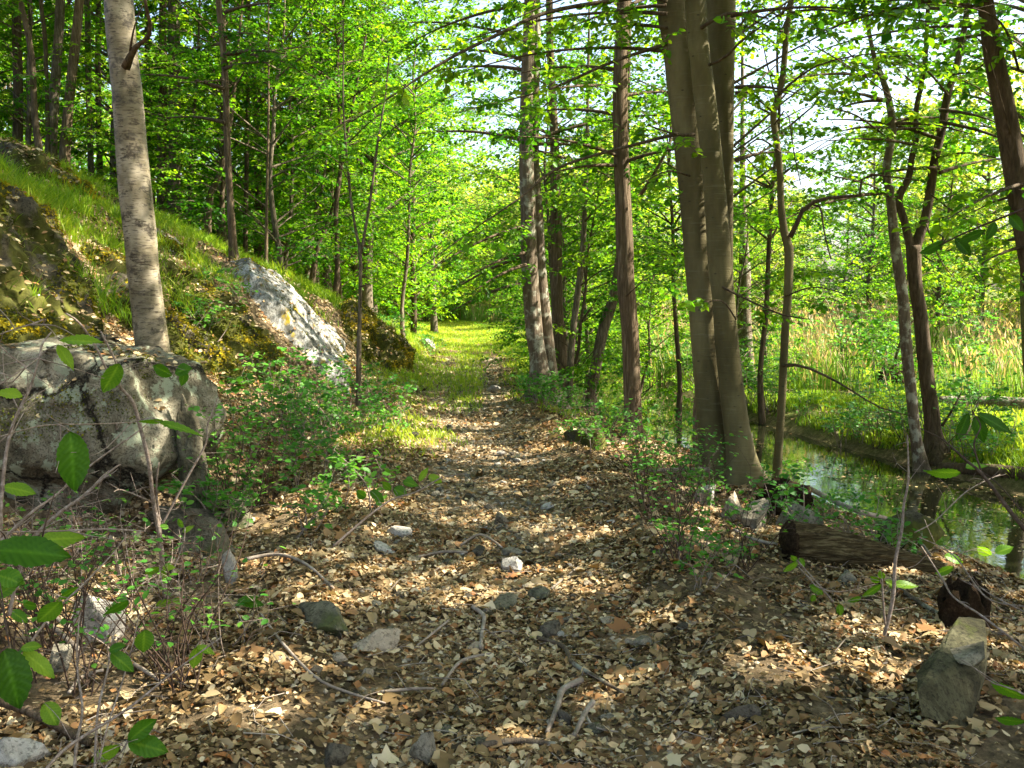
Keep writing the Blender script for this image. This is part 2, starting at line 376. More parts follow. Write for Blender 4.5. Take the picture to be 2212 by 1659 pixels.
# leaf templates: (u along, v side, w up)
T4 = (np.array([[0, 0, 0], [.42, .36, .07], [1, 0, -.06], [.42, -.36, .07]]), [np.array([[0, 1, 2], [0, 2, 3]])])
TP = (np.array([[0, 0, 0], [.4, .13, .03], [1, 0, -.15], [.4, -.13, .03]]), [np.array([[0, 1, 2], [0, 2, 3]])])
T6 = (np.array([[0, 0, 0], [.3, .33, .06], [.68, .27, .04], [1, 0, -.1], [.68, -.27, .04], [.3, -.33, .06]]), [np.array([[0, 1, 2, 3], [0, 3, 4, 5]])])
T8 = (np.array([[0, 0, 0], [.2, .24, .03], [.5, .31, .05], [.8, .19, .02], [1, 0, -.06], [.8, -.19, .02], [.5, -.31, .05], [.2, -.24, .03], [.5, 0, 0]]), [np.array([[0, 1, 2, 8], [8, 2, 3, 4], [8, 4, 5, 6], [0, 8, 6, 7]])])
TM = (np.array([[0, 0, 0], [.12, .42, .03], [.38, .26, .03], [.62, .5, -.06], [.66, .2, .02], [1, 0, -.1], [.66, -.2, .02], [.62, -.5, -.06], [.38, -.26, .03], [.12, -.42, .03]]),
      [np.array([[0, 1, 2], [2, 3, 4], [4, 5, 6], [6, 7, 8], [8, 9, 0]]), np.array([[0, 2, 4, 6]]), np.array([[0, 6, 8]])])
def leaves(pos, axis, normal, size, tmpl, tint, curl=None):
    TV, TF = tmpl; N = len(pos); axis = nrm(axis); side = nrm(np.cross(normal, axis)); up = np.cross(axis, side)
    loc = np.repeat(TV[None], N, 0)
    if curl is not None:
        loc = loc.copy(); loc[..., 2] += curl[:, 0:1]*(loc[..., 0]-.5)**2*2 + curl[:, 1:2]*(loc[..., 1])**2*3 + curl[:, 2:3]*loc[..., 0]*loc[..., 1]*2
    V = pos[:, None]+np.reshape(size, (-1, 1, 1))*(loc[..., 0:1]*axis[:, None]+loc[..., 1:2]*side[:, None]+loc[..., 2:3]*up[:, None])
    k = len(TV); off = (np.arange(N)*k)[:, None, None]
    F = [(f[None]+off).reshape(-1, f.shape[1]) for f in TF]
    return V.reshape(-1, 3), F, np.repeat(tint, k)
def sprays(B, C, Rr, flat, ntw, nl, lsize, tmpl, rng, droop=.15, tilt=.45, tintc=None, twr=.0025, upb=1.0):
    """leafy sprays: clump k hangs round C[k], its twigs leave the limb B[k]->C[k]"""
    K = len(B); B = np.repeat(B, ntw, 0); C = np.repeat(C, ntw, 0); Rr = np.repeat(np.broadcast_to(Rr, K), ntw)
    tc = np.repeat(tintc if tintc is not None else rng.uniform(.1, .9, K), ntw)+rng.normal(size=K*ntw)*.08
    N = len(B); t = rng.uniform(.35, 1, (N, 1)); A = B+(C-B)*t
    v = nrm(rng.normal(size=(N, 3))*np.array([1, 1, flat]))*rng.uniform(.45, 1, (N, 1))*Rr[:, None]
    v[:, 2] = v[:, 2]*1 - droop*np.linalg.norm(v[:, :2], axis=1)
    lev = rng.normal(size=(N, 1))*flat*.5*Rr[:, None]
    E = C + v + np.concatenate([np.zeros((N, 2)), lev], 1)
    tv, tf = sticks(A, E, np.full(N, twr*1.3), np.full(N, twr*.5))
    T = nrm(E-A); L = np.linalg.norm(E-A, axis=1)
    s = (np.arange(nl)+.5)/nl*.85+.18
    pos = A[:, None]+(E-A)[:, None]*s[None, :, None]
    side = nrm(np.cross(T, np.array([0, 0, 1.])+rng.normal(size=(N, 3))*.15))
    sg = np.where(np.arange(nl) % 2 == 0, 1., -1.)
    ax = T[:, None]*.55+side[:, None]*sg[None, :, None]*.8+rng.normal(size=(N, nl, 3))*.25+np.array([0, 0, -.22])
    nm = np.array([0, 0, upb])+rng.normal(size=(N, nl, 3))*tilt
    ti = np.clip(tc[:, None]+rng.normal(size=(N, nl))*.17, 0, 1)
    sz = lsize*rng.uniform(.6, 1.25, N*nl)
    lv = leaves(pos.reshape(-1, 3)+rng.normal(size=(N*nl, 3))*lsize*.15, ax.reshape(-1, 3), nm.reshape(-1, 3), sz, tmpl, ti.ravel())
    return (tv, tf), lv

# ------------------------------------------------------------------ ground, path, water
def axis_lines(a, b, near0, near1, fine, coarse, grow=1.12):
    xs = list(np.arange(near0, near1+1e-6, fine)); st = fine
    x = xs[-1]
    while x < b: st = min(st*grow, coarse if x < 130 else 80); x += st; xs.append(x)
    st = fine; x = xs[0]; pre = []
    while x > a: st = min(st*grow, coarse if x > -130 else 80); x -= st; pre.append(x)
    return np.array(pre[::-1]+xs)
def greenness(x, y):
    q = (x-path_x(y))/path_w(y); n = fbm(np.stack([x, y, x*0], 1)*.9, 41, 3)
    s = x-stream_x(y)
    g = np.zeros_like(x)
    g = np.maximum(g, np.clip((y-7.8)/2.0, 0, 1)*np.exp(-((q+1.15)/.85)**2)*np.clip(.75+fbm(np.stack([x, y, x*0], 1)*.7, 43, 2), .3, 1))
    g = np.maximum(g, np.clip((y-11)/3, 0, 1)*np.exp(-(q/.4)**2)*.7)
    g = np.maximum(g, np.clip((y-11)/3, 0, 1)*np.exp(-((q-1.5)/.6)**2))
    g = np.maximum(g, np.clip((s-1.2)/.5, 0, 1)*.95)
    d = path_x(y)-x
    g = np.maximum(g, np.clip((d-4.2)/1, 0, 1)*np.clip((y-4)/3, 0, 1)*.45*(d < 14))
    g = np.maximum(g, np.clip((d-2.6)/1, 0, 1)*np.clip((y-15)/3, 0, 1)*.9*(d < 12))
    g = np.maximum(g, np.clip((y-24)/6, 0, 1)*.75*(np.abs(q) > .3))
    return np.clip(g+n*.35-.05, 0, 1)*(g > .02)
xs = axis_lines(-700, 700, -5, 6.5, .07, 3); ys = axis_lines(-60, 900, 1.5, 16, .07, 3)
X, Y = np.meshgrid(xs, ys); x, y = X.ravel(), Y.ravel()
Z = H(x, y) + np.clip((np.hypot(x, y)-130)/120, 0, 1)*3
i = np.arange(len(ys)-1)[:, None]*len(xs); j = np.arange(len(xs)-1)[None]
F = np.stack([i+j, i+j+1, i+len(xs)+j+1, i+len(xs)+j], -1).reshape(-1, 4)
g = mesh('ground', np.stack([x, y, Z], 1), [F], M['ground'], extra={'green': greenness(x, y)})
tag(g, None, None, None, 'structure')
# path: ragged stony strip
py = np.concatenate([np.arange(1.2, 16, .06), np.arange(16, 74, .25)]); u = np.linspace(-1, 1, 31)
wob = lambda s: fbm(np.stack([py*1.4, py*0+s, py*0], 1), 5, 3)*.16
L = path_x(py)-path_w(py)*.9+wob(0); Rr_ = path_x(py)+path_w(py)*.85+wob(9)
X = L[:, None]+(Rr_-L)[:, None]*(u*.5+.5)[None]; Y = np.repeat(py[:, None], 31, 1)
x, y = X.ravel(), Y.ravel(); Z = H(x, y)+.012-.03*np.repeat((np.abs(u) > .97)[None], len(py), 0).ravel()
i = np.arange(len(py)-1)[:, None]*31; j = np.arange(30)[None]
F = np.stack([i+j, i+j+1, i+31+j+1, i+31+j], -1).reshape(-1, 4)
tag(mesh('path', np.stack([x, y, Z], 1), [F], M['path']), None, None, None, 'structure')
# stream
WZ = -.72
sy = np.arange(-9, 70, .5); u = np.linspace(-1.9, 1.7, 5)
V = np.stack([(stream_x(sy)[:, None]+u[None]*1.0).ravel(), np.repeat(sy, 5), np.full(len(sy)*5, WZ)], 1)
i = np.arange(len(sy)-1)[:, None]*5; j = np.arange(4)[None]
tag(mesh('stream_water', V, [np.stack([i+j, i+j+1, i+6+j, i+5+j], -1).reshape(-1, 4)], M['water']), None, None, None, 'structure')

# ------------------------------------------------------------------ leaf litter (stuff)
def scatter(n, xr, yr, rng, dens):
    out = []; tot = 0
    while tot < n:
        x = rng.uniform(*xr, n); y = rng.uniform(yr[0]**.5, yr[1]**.5, n)**2
        p = dens(x, y); k = rng.random(n) < p; out.append(np.stack([x[k], y[k]], 1)); tot += k.sum()
        if len(out) > 40: break
    return np.concatenate(out)[:n]
def gnormal(x, y, e=.08):
    zx = (H(x+e, y)-H(x-e, y))/(2*e); zy = (H(x, y+e)-H(x, y-e))/(2*e)
    return nrm(np.stack([-zx, -zy, np.ones_like(zx)], 1))
def litter_dens(x, y):
    g = greenness(x, y); q = np.abs(x-path_x(y))/path_w(y)
    far = np.clip(1.25-y/26, .15, 1); s = x-stream_x(y)
    inview = np.abs(x) < .62*(y+1)+.3
    patch = np.clip(.68+fbm(np.stack([x, y, x*0], 1)*1.7, 77, 3)*1.6, .08, 1)
    stony = np.where((q < .75) & (y > 6), .32, 1)
    return far*(1-.85*g)*((s < -1.6) | (s > 1.5))*inview*patch*stony/np.sqrt(y)*1.5
def litter(name, n, size, tmpl, xr, yr, seed, sink=0):
    rng = np.random.default_rng(seed); p = scatter(n, xr, yr, rng, litter_dens); x, y = p[:, 0], p[:, 1]; N = len(p)
    nm = gnormal(x, y)+rng.normal(size=(N, 3))*.27; a = rng.uniform(0, 2*np.pi, N)
    ax = np.stack([np.cos(a), np.sin(a), rng.normal(size=N)*.1], 1); ax -= nm*(np.sum(ax*nm, 1, keepdims=True)/np.sum(nm*nm, 1, keepdims=True))
    sz = size*np.clip(np.exp(rng.normal(-.12, .38, N)), .35, 2)*(1+y*.025)
    z = H(x, y)+rng.uniform(.004, .035, N)*(1+y*.02)-sink
    cu = rng.normal(size=(N, 3))*np.array([.28, .5, .3])*(.5 if tmpl is TM else 1)
    ti = np.clip(rng.normal(.50, .30, N)+fbm(np.stack([x, y, x*0], 1)*2, 3, 2)*.25, 0, 1)
    V, F, T = leaves(np.stack([x, y, z], 1)-nrm(ax)*sz[:, None]*.5, ax, nm, sz, tmpl, ti, cu)
    return V, F, T
pl = [litter('a', 66000, .040, T8, (-6, 6), (1.9, 30), 1), litter('b', 6000, .056, TM, (-6, 6), (1.9, 16), 2), litter('c', 90000, .026, T8, (-7, 7), (1.9, 22), 3),
      litter('d', 90000, .017, T4, (-4, 4), (1.9, 14), 4)]
def hill_litter():
    rng = np.random.default_rng(15); N = 26000; y = rng.uniform(5, 24, N); x = path_x(y)-rng.uniform(1.6, 9.5, N); k = (np.abs(x) < .6*y+1); x, y = x[k], y[k]
    k = fbm(np.stack([x, y, x*0], 1)*.9, 121, 3) > -.12; x, y = x[k], y[k]; N = len(x); nm = gnormal(x, y)+rng.normal(size=(N, 3))*.3; a = rng.uniform(0, 6.28, N)
    ax = np.stack([np.cos(a), np.sin(a), rng.normal(size=N)*.1], 1); ax -= nm*(np.sum(ax*nm, 1, keepdims=True)/np.sum(nm*nm, 1, keepdims=True))
    return leaves(np.stack([x, y, H(x, y)+rng.uniform(.01, .05, N)], 1), ax, nm, .06*rng.uniform(.5, 1.5, N), T8, np.clip(rng.normal(.6, .25, N), 0, 1), rng.normal(size=(N, 3))*np.array([.28, .5, .3]))
pl.append(hill_litter())
V, F, T = join(pl)
tag(mesh('leaf_litter', V, F, M['litter'], tint=T, smooth=True), 'dry tan and brown fallen leaves covering the trail and its banks', 'leaf litter', None, 'stuff')

def gravel():
    rng = np.random.default_rng(8); V0, F0 = np.array([[1, 0, 0], [-1, 0, 0], [0, 1, 0], [0, -1, 0], [0, 0, 1], [0, 0, -1.]]), np.array([[0, 2, 4], [2, 1, 4], [1, 3, 4], [3, 0, 4], [2, 0, 5], [1, 2, 5], [3, 1, 5], [0, 3, 5]])
    N = 16000; y = rng.uniform(1.9**.5, 24**.5, N)**2; x = path_x(y)+rng.normal(size=N)*path_w(y)*.5; sz = rng.uniform(.004, .02, N)*(1+.05*y)
    v = V0[None]*(1+rng.normal(size=(N, 6, 1))*.25)*np.stack([rng.uniform(.7, 1.3, N), rng.uniform(.6, 1, N), rng.uniform(.35, .7, N)], 1)[:, None]*sz[:, None, None]
    a = rng.uniform(0, 6.28, N); c, s = np.cos(a)[:, None], np.sin(a)[:, None]; vx = v[..., 0]*c-v[..., 1]*s; vy = v[..., 0]*s+v[..., 1]*c
    V = np.stack([vx, vy, v[..., 2]], -1)+np.stack([x, y, H(x, y)+.012], 1)[:, None]
    F = (F0[None]+(np.arange(N)*6)[:, None, None]).reshape(-1, 3)
    tag(mesh('gravel', V.reshape(-1, 3), [F], M['gravel'], tint=np.repeat(rng.random(N), 6), smooth=False), 'small gravel and grit pressed into the middle of the trail', 'gravel', None, 'stuff')
M['gravel'] = leafmat('gravel_stone', [(0, (.06, .05, .03)), (.5, (.19, .155, .095)), (1, (.44, .37, .26))], 0.0, 1, .9, 0)
gravel()
# ------------------------------------------------------------------ grass and reeds (stuff)
def blades(p, h, wd, lean, tint, rng, z=None):
    N = len(p); a = rng.uniform(0, 2*np.pi, N); x, y = p[:, 0], p[:, 1]
    z = H(x, y)-.01 if z is None else z
    b = np.stack([x, y, z], 1); dr = np.stack([np.cos(a), np.sin(a), 0*a], 1); sd = np.stack([-np.sin(a+rng.normal(size=N)*.8), np.cos(a), 0*a], 1)
    V = np.zeros((N, 7, 3)); 
    for k, t in enumerate((0, .4, .75, 1)):
        c = b+np.array([0, 0, 1.])*(h*(t-.35*lean*t*t))[:, None]+dr*(h*lean*t*t)[:, None]
        ww = (wd*(1, .9, .55, 0)[k])[:, None]*.5
        if k < 3: V[:, 2*k] = c-sd*ww; V[:, 2*k+1] = c+sd*ww
        else: V[:, 6] = c
    off = (np.arange(N)*7)[:, None]
    return V.reshape(-1, 3), [np.concatenate([off+np.array([0, 1, 3, 2]), off+np.array([2, 3, 5, 4])]), off+np.array([4, 5, 6])], np.repeat(tint, 7)
def grass(name, label, n, xr, yr, hh, seed, dens, tmean=.5, lean=.6, wd=.006, kind='stuff'):
    rng = np.random.default_rng(seed); p = scatter(n, xr, yr, rng, dens); N = len(p)
    h = hh*rng.uniform(.5, 1.3, N); ww = wd*(1+p[:, 1]*.09)*rng.uniform(.7, 1.3, N)
    ti = np.clip(rng.normal(tmean, .2, N)+fbm(np.column_stack([p, p[:, 0]*0])*.8, 8, 2)*.3, 0, 1)
    V, F, T = blades(p, h, ww, rng.uniform(.2, 1, N)*lean, ti, rng)
    tag(mesh(name, V, F, M['grass'], tint=T), label, 'grass', None, 'stuff')
def clumpy(x, y, f, s): return np.clip(.5+fbm(np.stack([x, y, x*0], 1)*f, s, 3)*2.2, 0, 1)
def d_hill(x, y):
    d = path_x(y)-x
    lo = np.interp(y, [5, 9, 12, 16, 20, 30], [4.9, 4.5, 3.9, 2.9, 1.9, 1.4])
    return (d > lo-.6)*(d < lo+9)*np.clip(fbm(np.stack([x, y, x*0], 1)*.9, 21, 4)*5+.45, .02, 1)*np.clip((d-lo+.6)/.9, .05, 1)*(np.abs(x) < .62*y+.5)*np.clip(.35+fbm(np.stack([x, y, x*0], 1)*4, 24, 2)*2, .1, 1)
grass('hillside_grass', 'fine arching woodland grass growing along the top of the left bank', 80000, (-16, -2), (5, 34), .26, 31, d_hill, .62, 1.0, .006)
def d_path(x, y):
    g = greenness(x, y); q = (x-path_x(y))/path_w(y)
    return (g > .25)*(np.abs(q) < 3.6)*g*(x < stream_x(y)-1.6)*np.clip((y-7.2)/2, 0, 1)*(path_x(y)-x < 3.0+ (y > 26)*4)
grass('verge_grass', 'low green grass on the verges and middle strip of the trail', 95000, (-9, 4), (7, 62), .12, 32, d_path, .55, .8, .006)
def d_marsh(x, y): s = x-stream_x(y); return (s > 1.45)*clumpy(x, y, .9, 22)*(np.abs(x) < .62*y+1)*(s < 9)
grass('marsh_grass', 'short bright green grass on the flat bank beyond the stream', 60000, (3, 20), (8, 26), .16, 33, d_marsh, .6, .7, .008)
def reeds():
    rng = np.random.default_rng(34)
    def dn(x, y): s = x-stream_x(y); return (s > np.interp(y, [16, 18.5, 24, 40], [9, 3.5, 1.2, 1.0]))*clumpy(x, y, .5, 23)*(x < .66*y+3)*(x > -6)
    p = scatter(34000, (-4, 34), (16, 62), rng, dn); p2 = scatter(7000, (-9, 3), (54, 74), rng, lambda x, y: (x > path_x(y)+2.2)*1.)
    p = np.concatenate([p, p2]); N = len(p); parts = []
    h = rng.uniform(.7, 1.3, N)*np.clip(.5+(p[:, 1]-16)/22, .5, 1.1); k = rng.random(N) < .76
    ti = np.where(k, rng.uniform(.1, .5, N), rng.uniform(.55, .95, N))
    h = np.where(k, h, h*1.3)
    V, F, T = blades(p, h, np.where(k, .022, .014)*(1+p[:, 1]*.025), rng.uniform(.05, .45, N), ti, rng); parts.append((V, F, T))
    q = p[~k]; hq = h[~k]; a = rng.uniform(0, 6.28, len(q)); ax = np.stack([np.cos(a)*.5, np.sin(a)*.5, np.ones(len(q))], 1)
    z = H(q[:, 0], q[:, 1])+hq*.92
    parts.append(leaves(np.column_stack([q, z]), ax, rng.normal(size=(len(q), 3)), rng.uniform(.14, .24, len(q)), TP, rng.uniform(.7, 1, len(q))))
    V, F, T = join(parts)
    tag(mesh('reeds', V, F, M['reed'], tint=T), 'tall marsh reeds with tan plumes over green blades beyond the stream', 'reeds', None, 'stuff')
reeds()

def floaters():
    rng = np.random.default_rng(52); N = 5200; y = rng.uniform(4, 30, N); x = stream_x(y)+rng.uniform(-1.6, 1.4, N); k = fbm(np.stack([x, y, x*0], 1)*.9, 88, 3) > .02; x, y = x[k], y[k]; N = len(x); a = rng.uniform(0, 6.28, N)
    V, F, T = leaves(np.stack([x, y, np.full(N, WZ+.006)], 1), np.stack([np.cos(a), np.sin(a), 0*a], 1), np.array([0, 0, 1.])+rng.normal(size=(N, 3))*.06, rng.uniform(.015, .06, N), T8, rng.uniform(.2, .9, N))
    tag(mesh('floating_leaves', V, F, M['litter'], tint=T), 'small dead leaves and scum floating on the still stream', 'floating leaves', None, 'stuff')
floaters()
# ------------------------------------------------------------------ rocks
def ico(sub):
    bm = bmesh.new(); bmesh.ops.create_icosphere(bm, subdivisions=sub, radius=1)
    V = np.array([v.co[:] for v in bm.verts]); F = np.array([[v.index for v in f.verts] for f in bm.faces]); bm.free(); return V, F
ICO = {k: ico(k) for k in (2, 3, 4, 5, 6)}
def rockshape(dims, seed, sub=4, cuts=7, rough=.12, cutd=(.5, .8), fine=.03):
    rng = np.random.default_rng(seed); V, F = ICO[sub]; V = V.copy()*1.25; cuts += 5
    for k in range(cuts):
        n = nrm(rng.normal(size=3)); d = rng.uniform(*cutd); t = V@n; V -= np.maximum(t-d, 0)[:, None]*n*.92
    V = V*(1+rough*fbm(V*1.7+seed, seed, 3)[:, None])
    V = V*(1+fine*fbm(V*9+seed, seed+5, 3)[:, None])
    return V*np.array(dims)/2, F
def rotz(V, a): c, s = math.cos(a), math.sin(a); return V@np.array([[c, s, 0], [-s, c, 0], [0, 0, 1]])
def rotx(V, a): c, s = math.cos(a), math.sin(a); return V@np.array([[1, 0, 0], [0, c, s], [0, -s, c]])
def roty(V, a): c, s = math.cos(a), math.sin(a); return V@np.array([[c, 0, -s], [0, 1, 0], [s, 0, c]])
def rock(label, box, mat, seed, group=None, name='rock', depth=.8, sub=5, cuts=7, rough=.16, roll=0, yaw=0, sink=.28, d=None, cat='rock', cutd=(.38, .72), hk=1.0):
    """box: picture rectangle (x0,y0,x1,y1) the rock fills; it rests on the ground there"""
    x0, y0, x1, y1 = box
    if d is None: g, t = G((x0+x1)/2, y1)
    else: g, t = P((x0+x1)/2, y1, d)
    w = (x1-x0)/FV*t; h = (y1-y0)/FV*t*hk
    V, F = rockshape((w, w*depth, h*(1+sink)/(1-.0)*1.15), seed, sub, cuts, rough, cutd)
    if roll: V = roty(V, roll)
    if yaw: V = rotz(V, yaw)
    V[:, 2] += h*(.5-sink)+.018; c = g+np.array([0, w*depth*.35, 0])
    o = mesh(name, V, [F], mat, smooth=False); o.location = tuple(c); return tag(o, label, cat, group)

# big speckled boulder, undercut, cracked
def boulder_mat():
    m, nt, b = newmat('boulder_stone', .9, .2); mp = texc(nt); n = noise(nt, mp, 3.2, 9, .7, .6)
    r = rampnode(nt, [(.34, (.045, .038, .022)), (.46, (.12, .105, .068)), (.6, (.21, .19, .135)), (.74, (.33, .31, .25))]); nt.links.new(n.outputs[0], r.inputs[0])
    nf = noise(nt, mp, 70, 3, .7); rf = rampnode(nt, [(.40, (.22, .2, .17)), (.5, (1, 1, 1))]); nt.links.new(nf.outputs[0], rf.inputs[0])
    mm = nt.nodes.new('ShaderNodeMix'); mm.data_type = 'RGBA'; mm.blend_type = 'MULTIPLY'; mm.inputs[0].default_value = .75; nt.links.new(r.outputs[0], mm.inputs[6]); nt.links.new(rf.outputs[0], mm.inputs[7])
    ml = texc(nt); ml.inputs['Location'].default_value = (3, 1, 2); nl_ = noise(nt, ml, 5.5, 8, .75); rl = rampnode(nt, [(.54, (0, 0, 0)), (.57, (1, 1, 1))]); nt.links.new(nl_.outputs[0], rl.inputs[0])
    c = mixc(nt, rl.outputs[0], mm.outputs[2], (.23, .25, .17))
    nd = noise(nt, mp, 9, 6, .7); vo = nt.nodes.new('ShaderNodeTexVoronoi'); vo.feature = 'DISTANCE_TO_EDGE'; vo.inputs['Scale'].default_value = 1.3
    ad = nt.nodes.new('ShaderNodeMix'); ad.data_type = 'RGBA'; ad.inputs[0].default_value = .22; nt.links.new(mp.outputs[0], ad.inputs[6]); nt.links.new(nd.outputs['Color'], ad.inputs[7]); nt.links.new(ad.outputs[2], vo.inputs['Vector'])
    rv = rampnode(nt, [(.004, (0, 0, 0)), (.022, (1, 1, 1))]); nt.links.new(vo.outputs['Distance'], rv.inputs[0]); c = mixc(nt, rv.outputs[0], (.02, .016, .01), c)
    nt.links.new(c, b.inputs['Base Color']); su = nt.nodes.new('ShaderNodeMath'); su.operation = 'ADD'; nt.links.new(n.outputs[0], su.inputs[0]); nt.links.new(rv.outputs[0], su.inputs[1]); bump(nt, b, su.outputs[0], .9, .04); return m
M['rock_boulder2'] = boulder_mat()
BO = []
def boulder():
    c, t = P(190, 965, 6.7); V, F = ICO[6]; V = V.copy()
    V = np.sign(V)*np.abs(V)**.8
    for n, d in (((0, 0, 1), .84), ((.35, -.25, .9), .93), ((0, -1, .15), .72), ((.9, -.3, .2), .86), ((.1, -.75, -.7), .66), ((-.3, -1, .5), .9), ((.75, -.1, -.7), .72)):
        n = nrm(np.array(n, float)); V -= np.maximum(V@n-d, 0)[:, None]*n*.85
    D = np.array([1.0, .8, .84])
    V = V*D; V = V*(1+.26*fbm(V*1.5, 3, 4)[:, None]-.07*np.abs(fbm(V*3.2, 15, 4))[:, None]+.05*fbm(V*6, 25, 3)[:, None]+.022*fbm(V*14, 5, 4)[:, None])
    V[:, 0] += .25*V[:, 2]*(V[:, 0] < 0)
    def groove(p0, p1, wd, dp):
        p0 = np.array(p0, float); p1 = np.array(p1, float); s = V[:, [0, 2]]-p0; e = p1-p0
        tt = np.clip(s@e/(e@e), 0, 1); q = np.linalg.norm(s-tt[:, None]*e+fbm(V*5, 8, 2)[:, None]*.02, axis=1)
        V[:, 1] += dp*np.exp(-(q/wd)**2)*(V[:, 1] < 0)
    groove((-.1, -.03), (.35, .02), .013, .07); groove((.35, .02), (.62, .12), .012, .05); groove((.02, .0), (.12, .3), .012, .04); groove((-.9, .14), (-.45, .03), .014, .05)
    BO.append((V, F, np.array([float(c[0])-.12, 6.75, float(c[2])+.08])))
    o = mesh('boulder', V, [F], M['rock_boulder2']); o.location = (float(c[0])-.12, 6.75, float(c[2])+.08)
    tag(o, 'huge cracked grey boulder beside the birch trunk on the left, dark gap beneath it', 'boulder')
boulder()
rock('squat stone wedged under the right end of the huge boulder', (300, 1105, 470, 1180), M['rock_dark'], 12, depth=1.2)
rock('knobbly upright stone column at the right end of the huge boulder', (392, 850, 452, 1110), M['rock_boulder'], 14, d=6.35, depth=1.0, cuts=3, rough=.5, name='stone_column')
rock('rounded mossy green stone just right of the huge boulder', (352, 1120, 530, 1212), M['rock_green'], 15)
rock('dark block of stone behind the rounded mossy green stone', (452, 1058, 560, 1140), M['rock_green'], 16)
rock('pale upright stone chip beside the rounded mossy green stone', (476, 1205, 520, 1266), M['rock_pale'], 17)
rock('pale sunlit speckled stone among twigs at lower left', (150, 1275, 275, 1395), M['rock_pale'], 18, cuts=5)
rock('narrow grey stone behind the twigs at the left edge', (88, 1385, 145, 1460), M['rock_grey'], 19)
rock('long grey green rock slanting along the left side of the path', (610, 1330, 748, 1396), M['rock_green'], 27, depth=2.2, yaw=.5, cuts=6)
rock('flat pale pinkish stone lying on the path, left of centre', (738, 1394, 866, 1426), M['rock_pink'], 21, depth=1.0, hk=1.3)
rock('small pink pebble against the flat pale pinkish stone', (716, 1418, 752, 1442), M['rock_pink'], 22)
rock('half buried tan rock at the bottom edge, left of centre', (880, 1588, 956, 1668), M['rock_grey'], 23)
rock('pointed dark rock at the bottom edge near the left', (686, 1590, 756, 1668), M['rock_dark'], 24)
rock('pale flat stone at the bottom left corner', (-20, 1615, 110, 1668), M['rock_pale'], 25)
rock('small dark stone held between two pale sticks', (1205, 1545, 1248, 1580), M['rock_dark'], 26)
rock('white topped stone in the sunny middle of the path', (1064, 1205, 1150, 1248), M['rock_pale'], 27)
rock('flat grey slab behind the bent white twig', (1070, 1183, 1130, 1208), M['rock_grey'], 28)
rock('long low grey stone in the middle distance on the left of the path', (818, 1135, 905, 1172), M['rock_pale'], 29)
rock('sunlit lumpy stone left of the sunny patch of leaves', (795, 1178, 860, 1208), M['rock_pale'], 30)
rock('grey stone with a flat face in the middle of the path', (1055, 1103, 1102, 1140), M['rock_grey'], 31)
rock('flat greenish paving like stone on the path centre', (1142, 1284, 1202, 1306), M['rock_green'], 32, depth=.9, hk=1.3)
rock('greenish grey stone just left of the flat paving like stone', (1040, 1302, 1128, 1332), M['rock_green'], 33)
rock('round black stone on the path, right of centre', (1166, 1356, 1222, 1394), M['rock_dark'], 34)
rock('black wet looking stone on the path, left of centre', (832, 1282, 880, 1304), M['rock_dark'], 35)
rock('round pale cobble in the path beyond the shade', (1160, 1090, 1202, 1108), M['rock_pale'], 36)
rock('smooth grey stone half hidden in leaves at the lower right', (1570, 1535, 1640, 1580), M['rock_dark'], 37)
rock('low mossy boulder at the right side of the path', (1208, 915, 1350, 978), M['rock_moss'], 38, depth=1.2, name='mossy_boulder', cat='boulder')
rock('white sunlit rock at the foot of the beech', (1488, 1042, 1560, 1095), M['rock_pale'], 39)
rock('pale blocky rock beside the dark root mound', (1548, 1050, 1622, 1135), M['rock_pink'], 40)
rock('large speckled rock behind the end of the decayed log', (1590, 1085, 1690, 1152), M['rock_grey'], 41)
rock('grey rock wall piece above the decayed log', (1700, 1070, 1772, 1150), M['rock_grey'], 42, roll=.5)
rock('flat topped mossy stone on the stream bank behind the decayed log', (1880, 1128, 2040, 1195), M['rock_moss'], 43, depth=.9)
rock('half buried grey stone in the leaves below the decayed log', (1800, 1238, 1870, 1272), M['rock_grey'], 44)
rock('grey rock in the grass where the path bends', (1045, 832, 1080, 850), M['rock_pale'], 45)
rock('white rock showing through moss far up the left verge', (905, 732, 945, 752), M['rock_white'], 46)
rock('pale slab showing at the top left of the slope', (-40, 418, 62, 470), M['rock_pale'], 47, depth=.7)
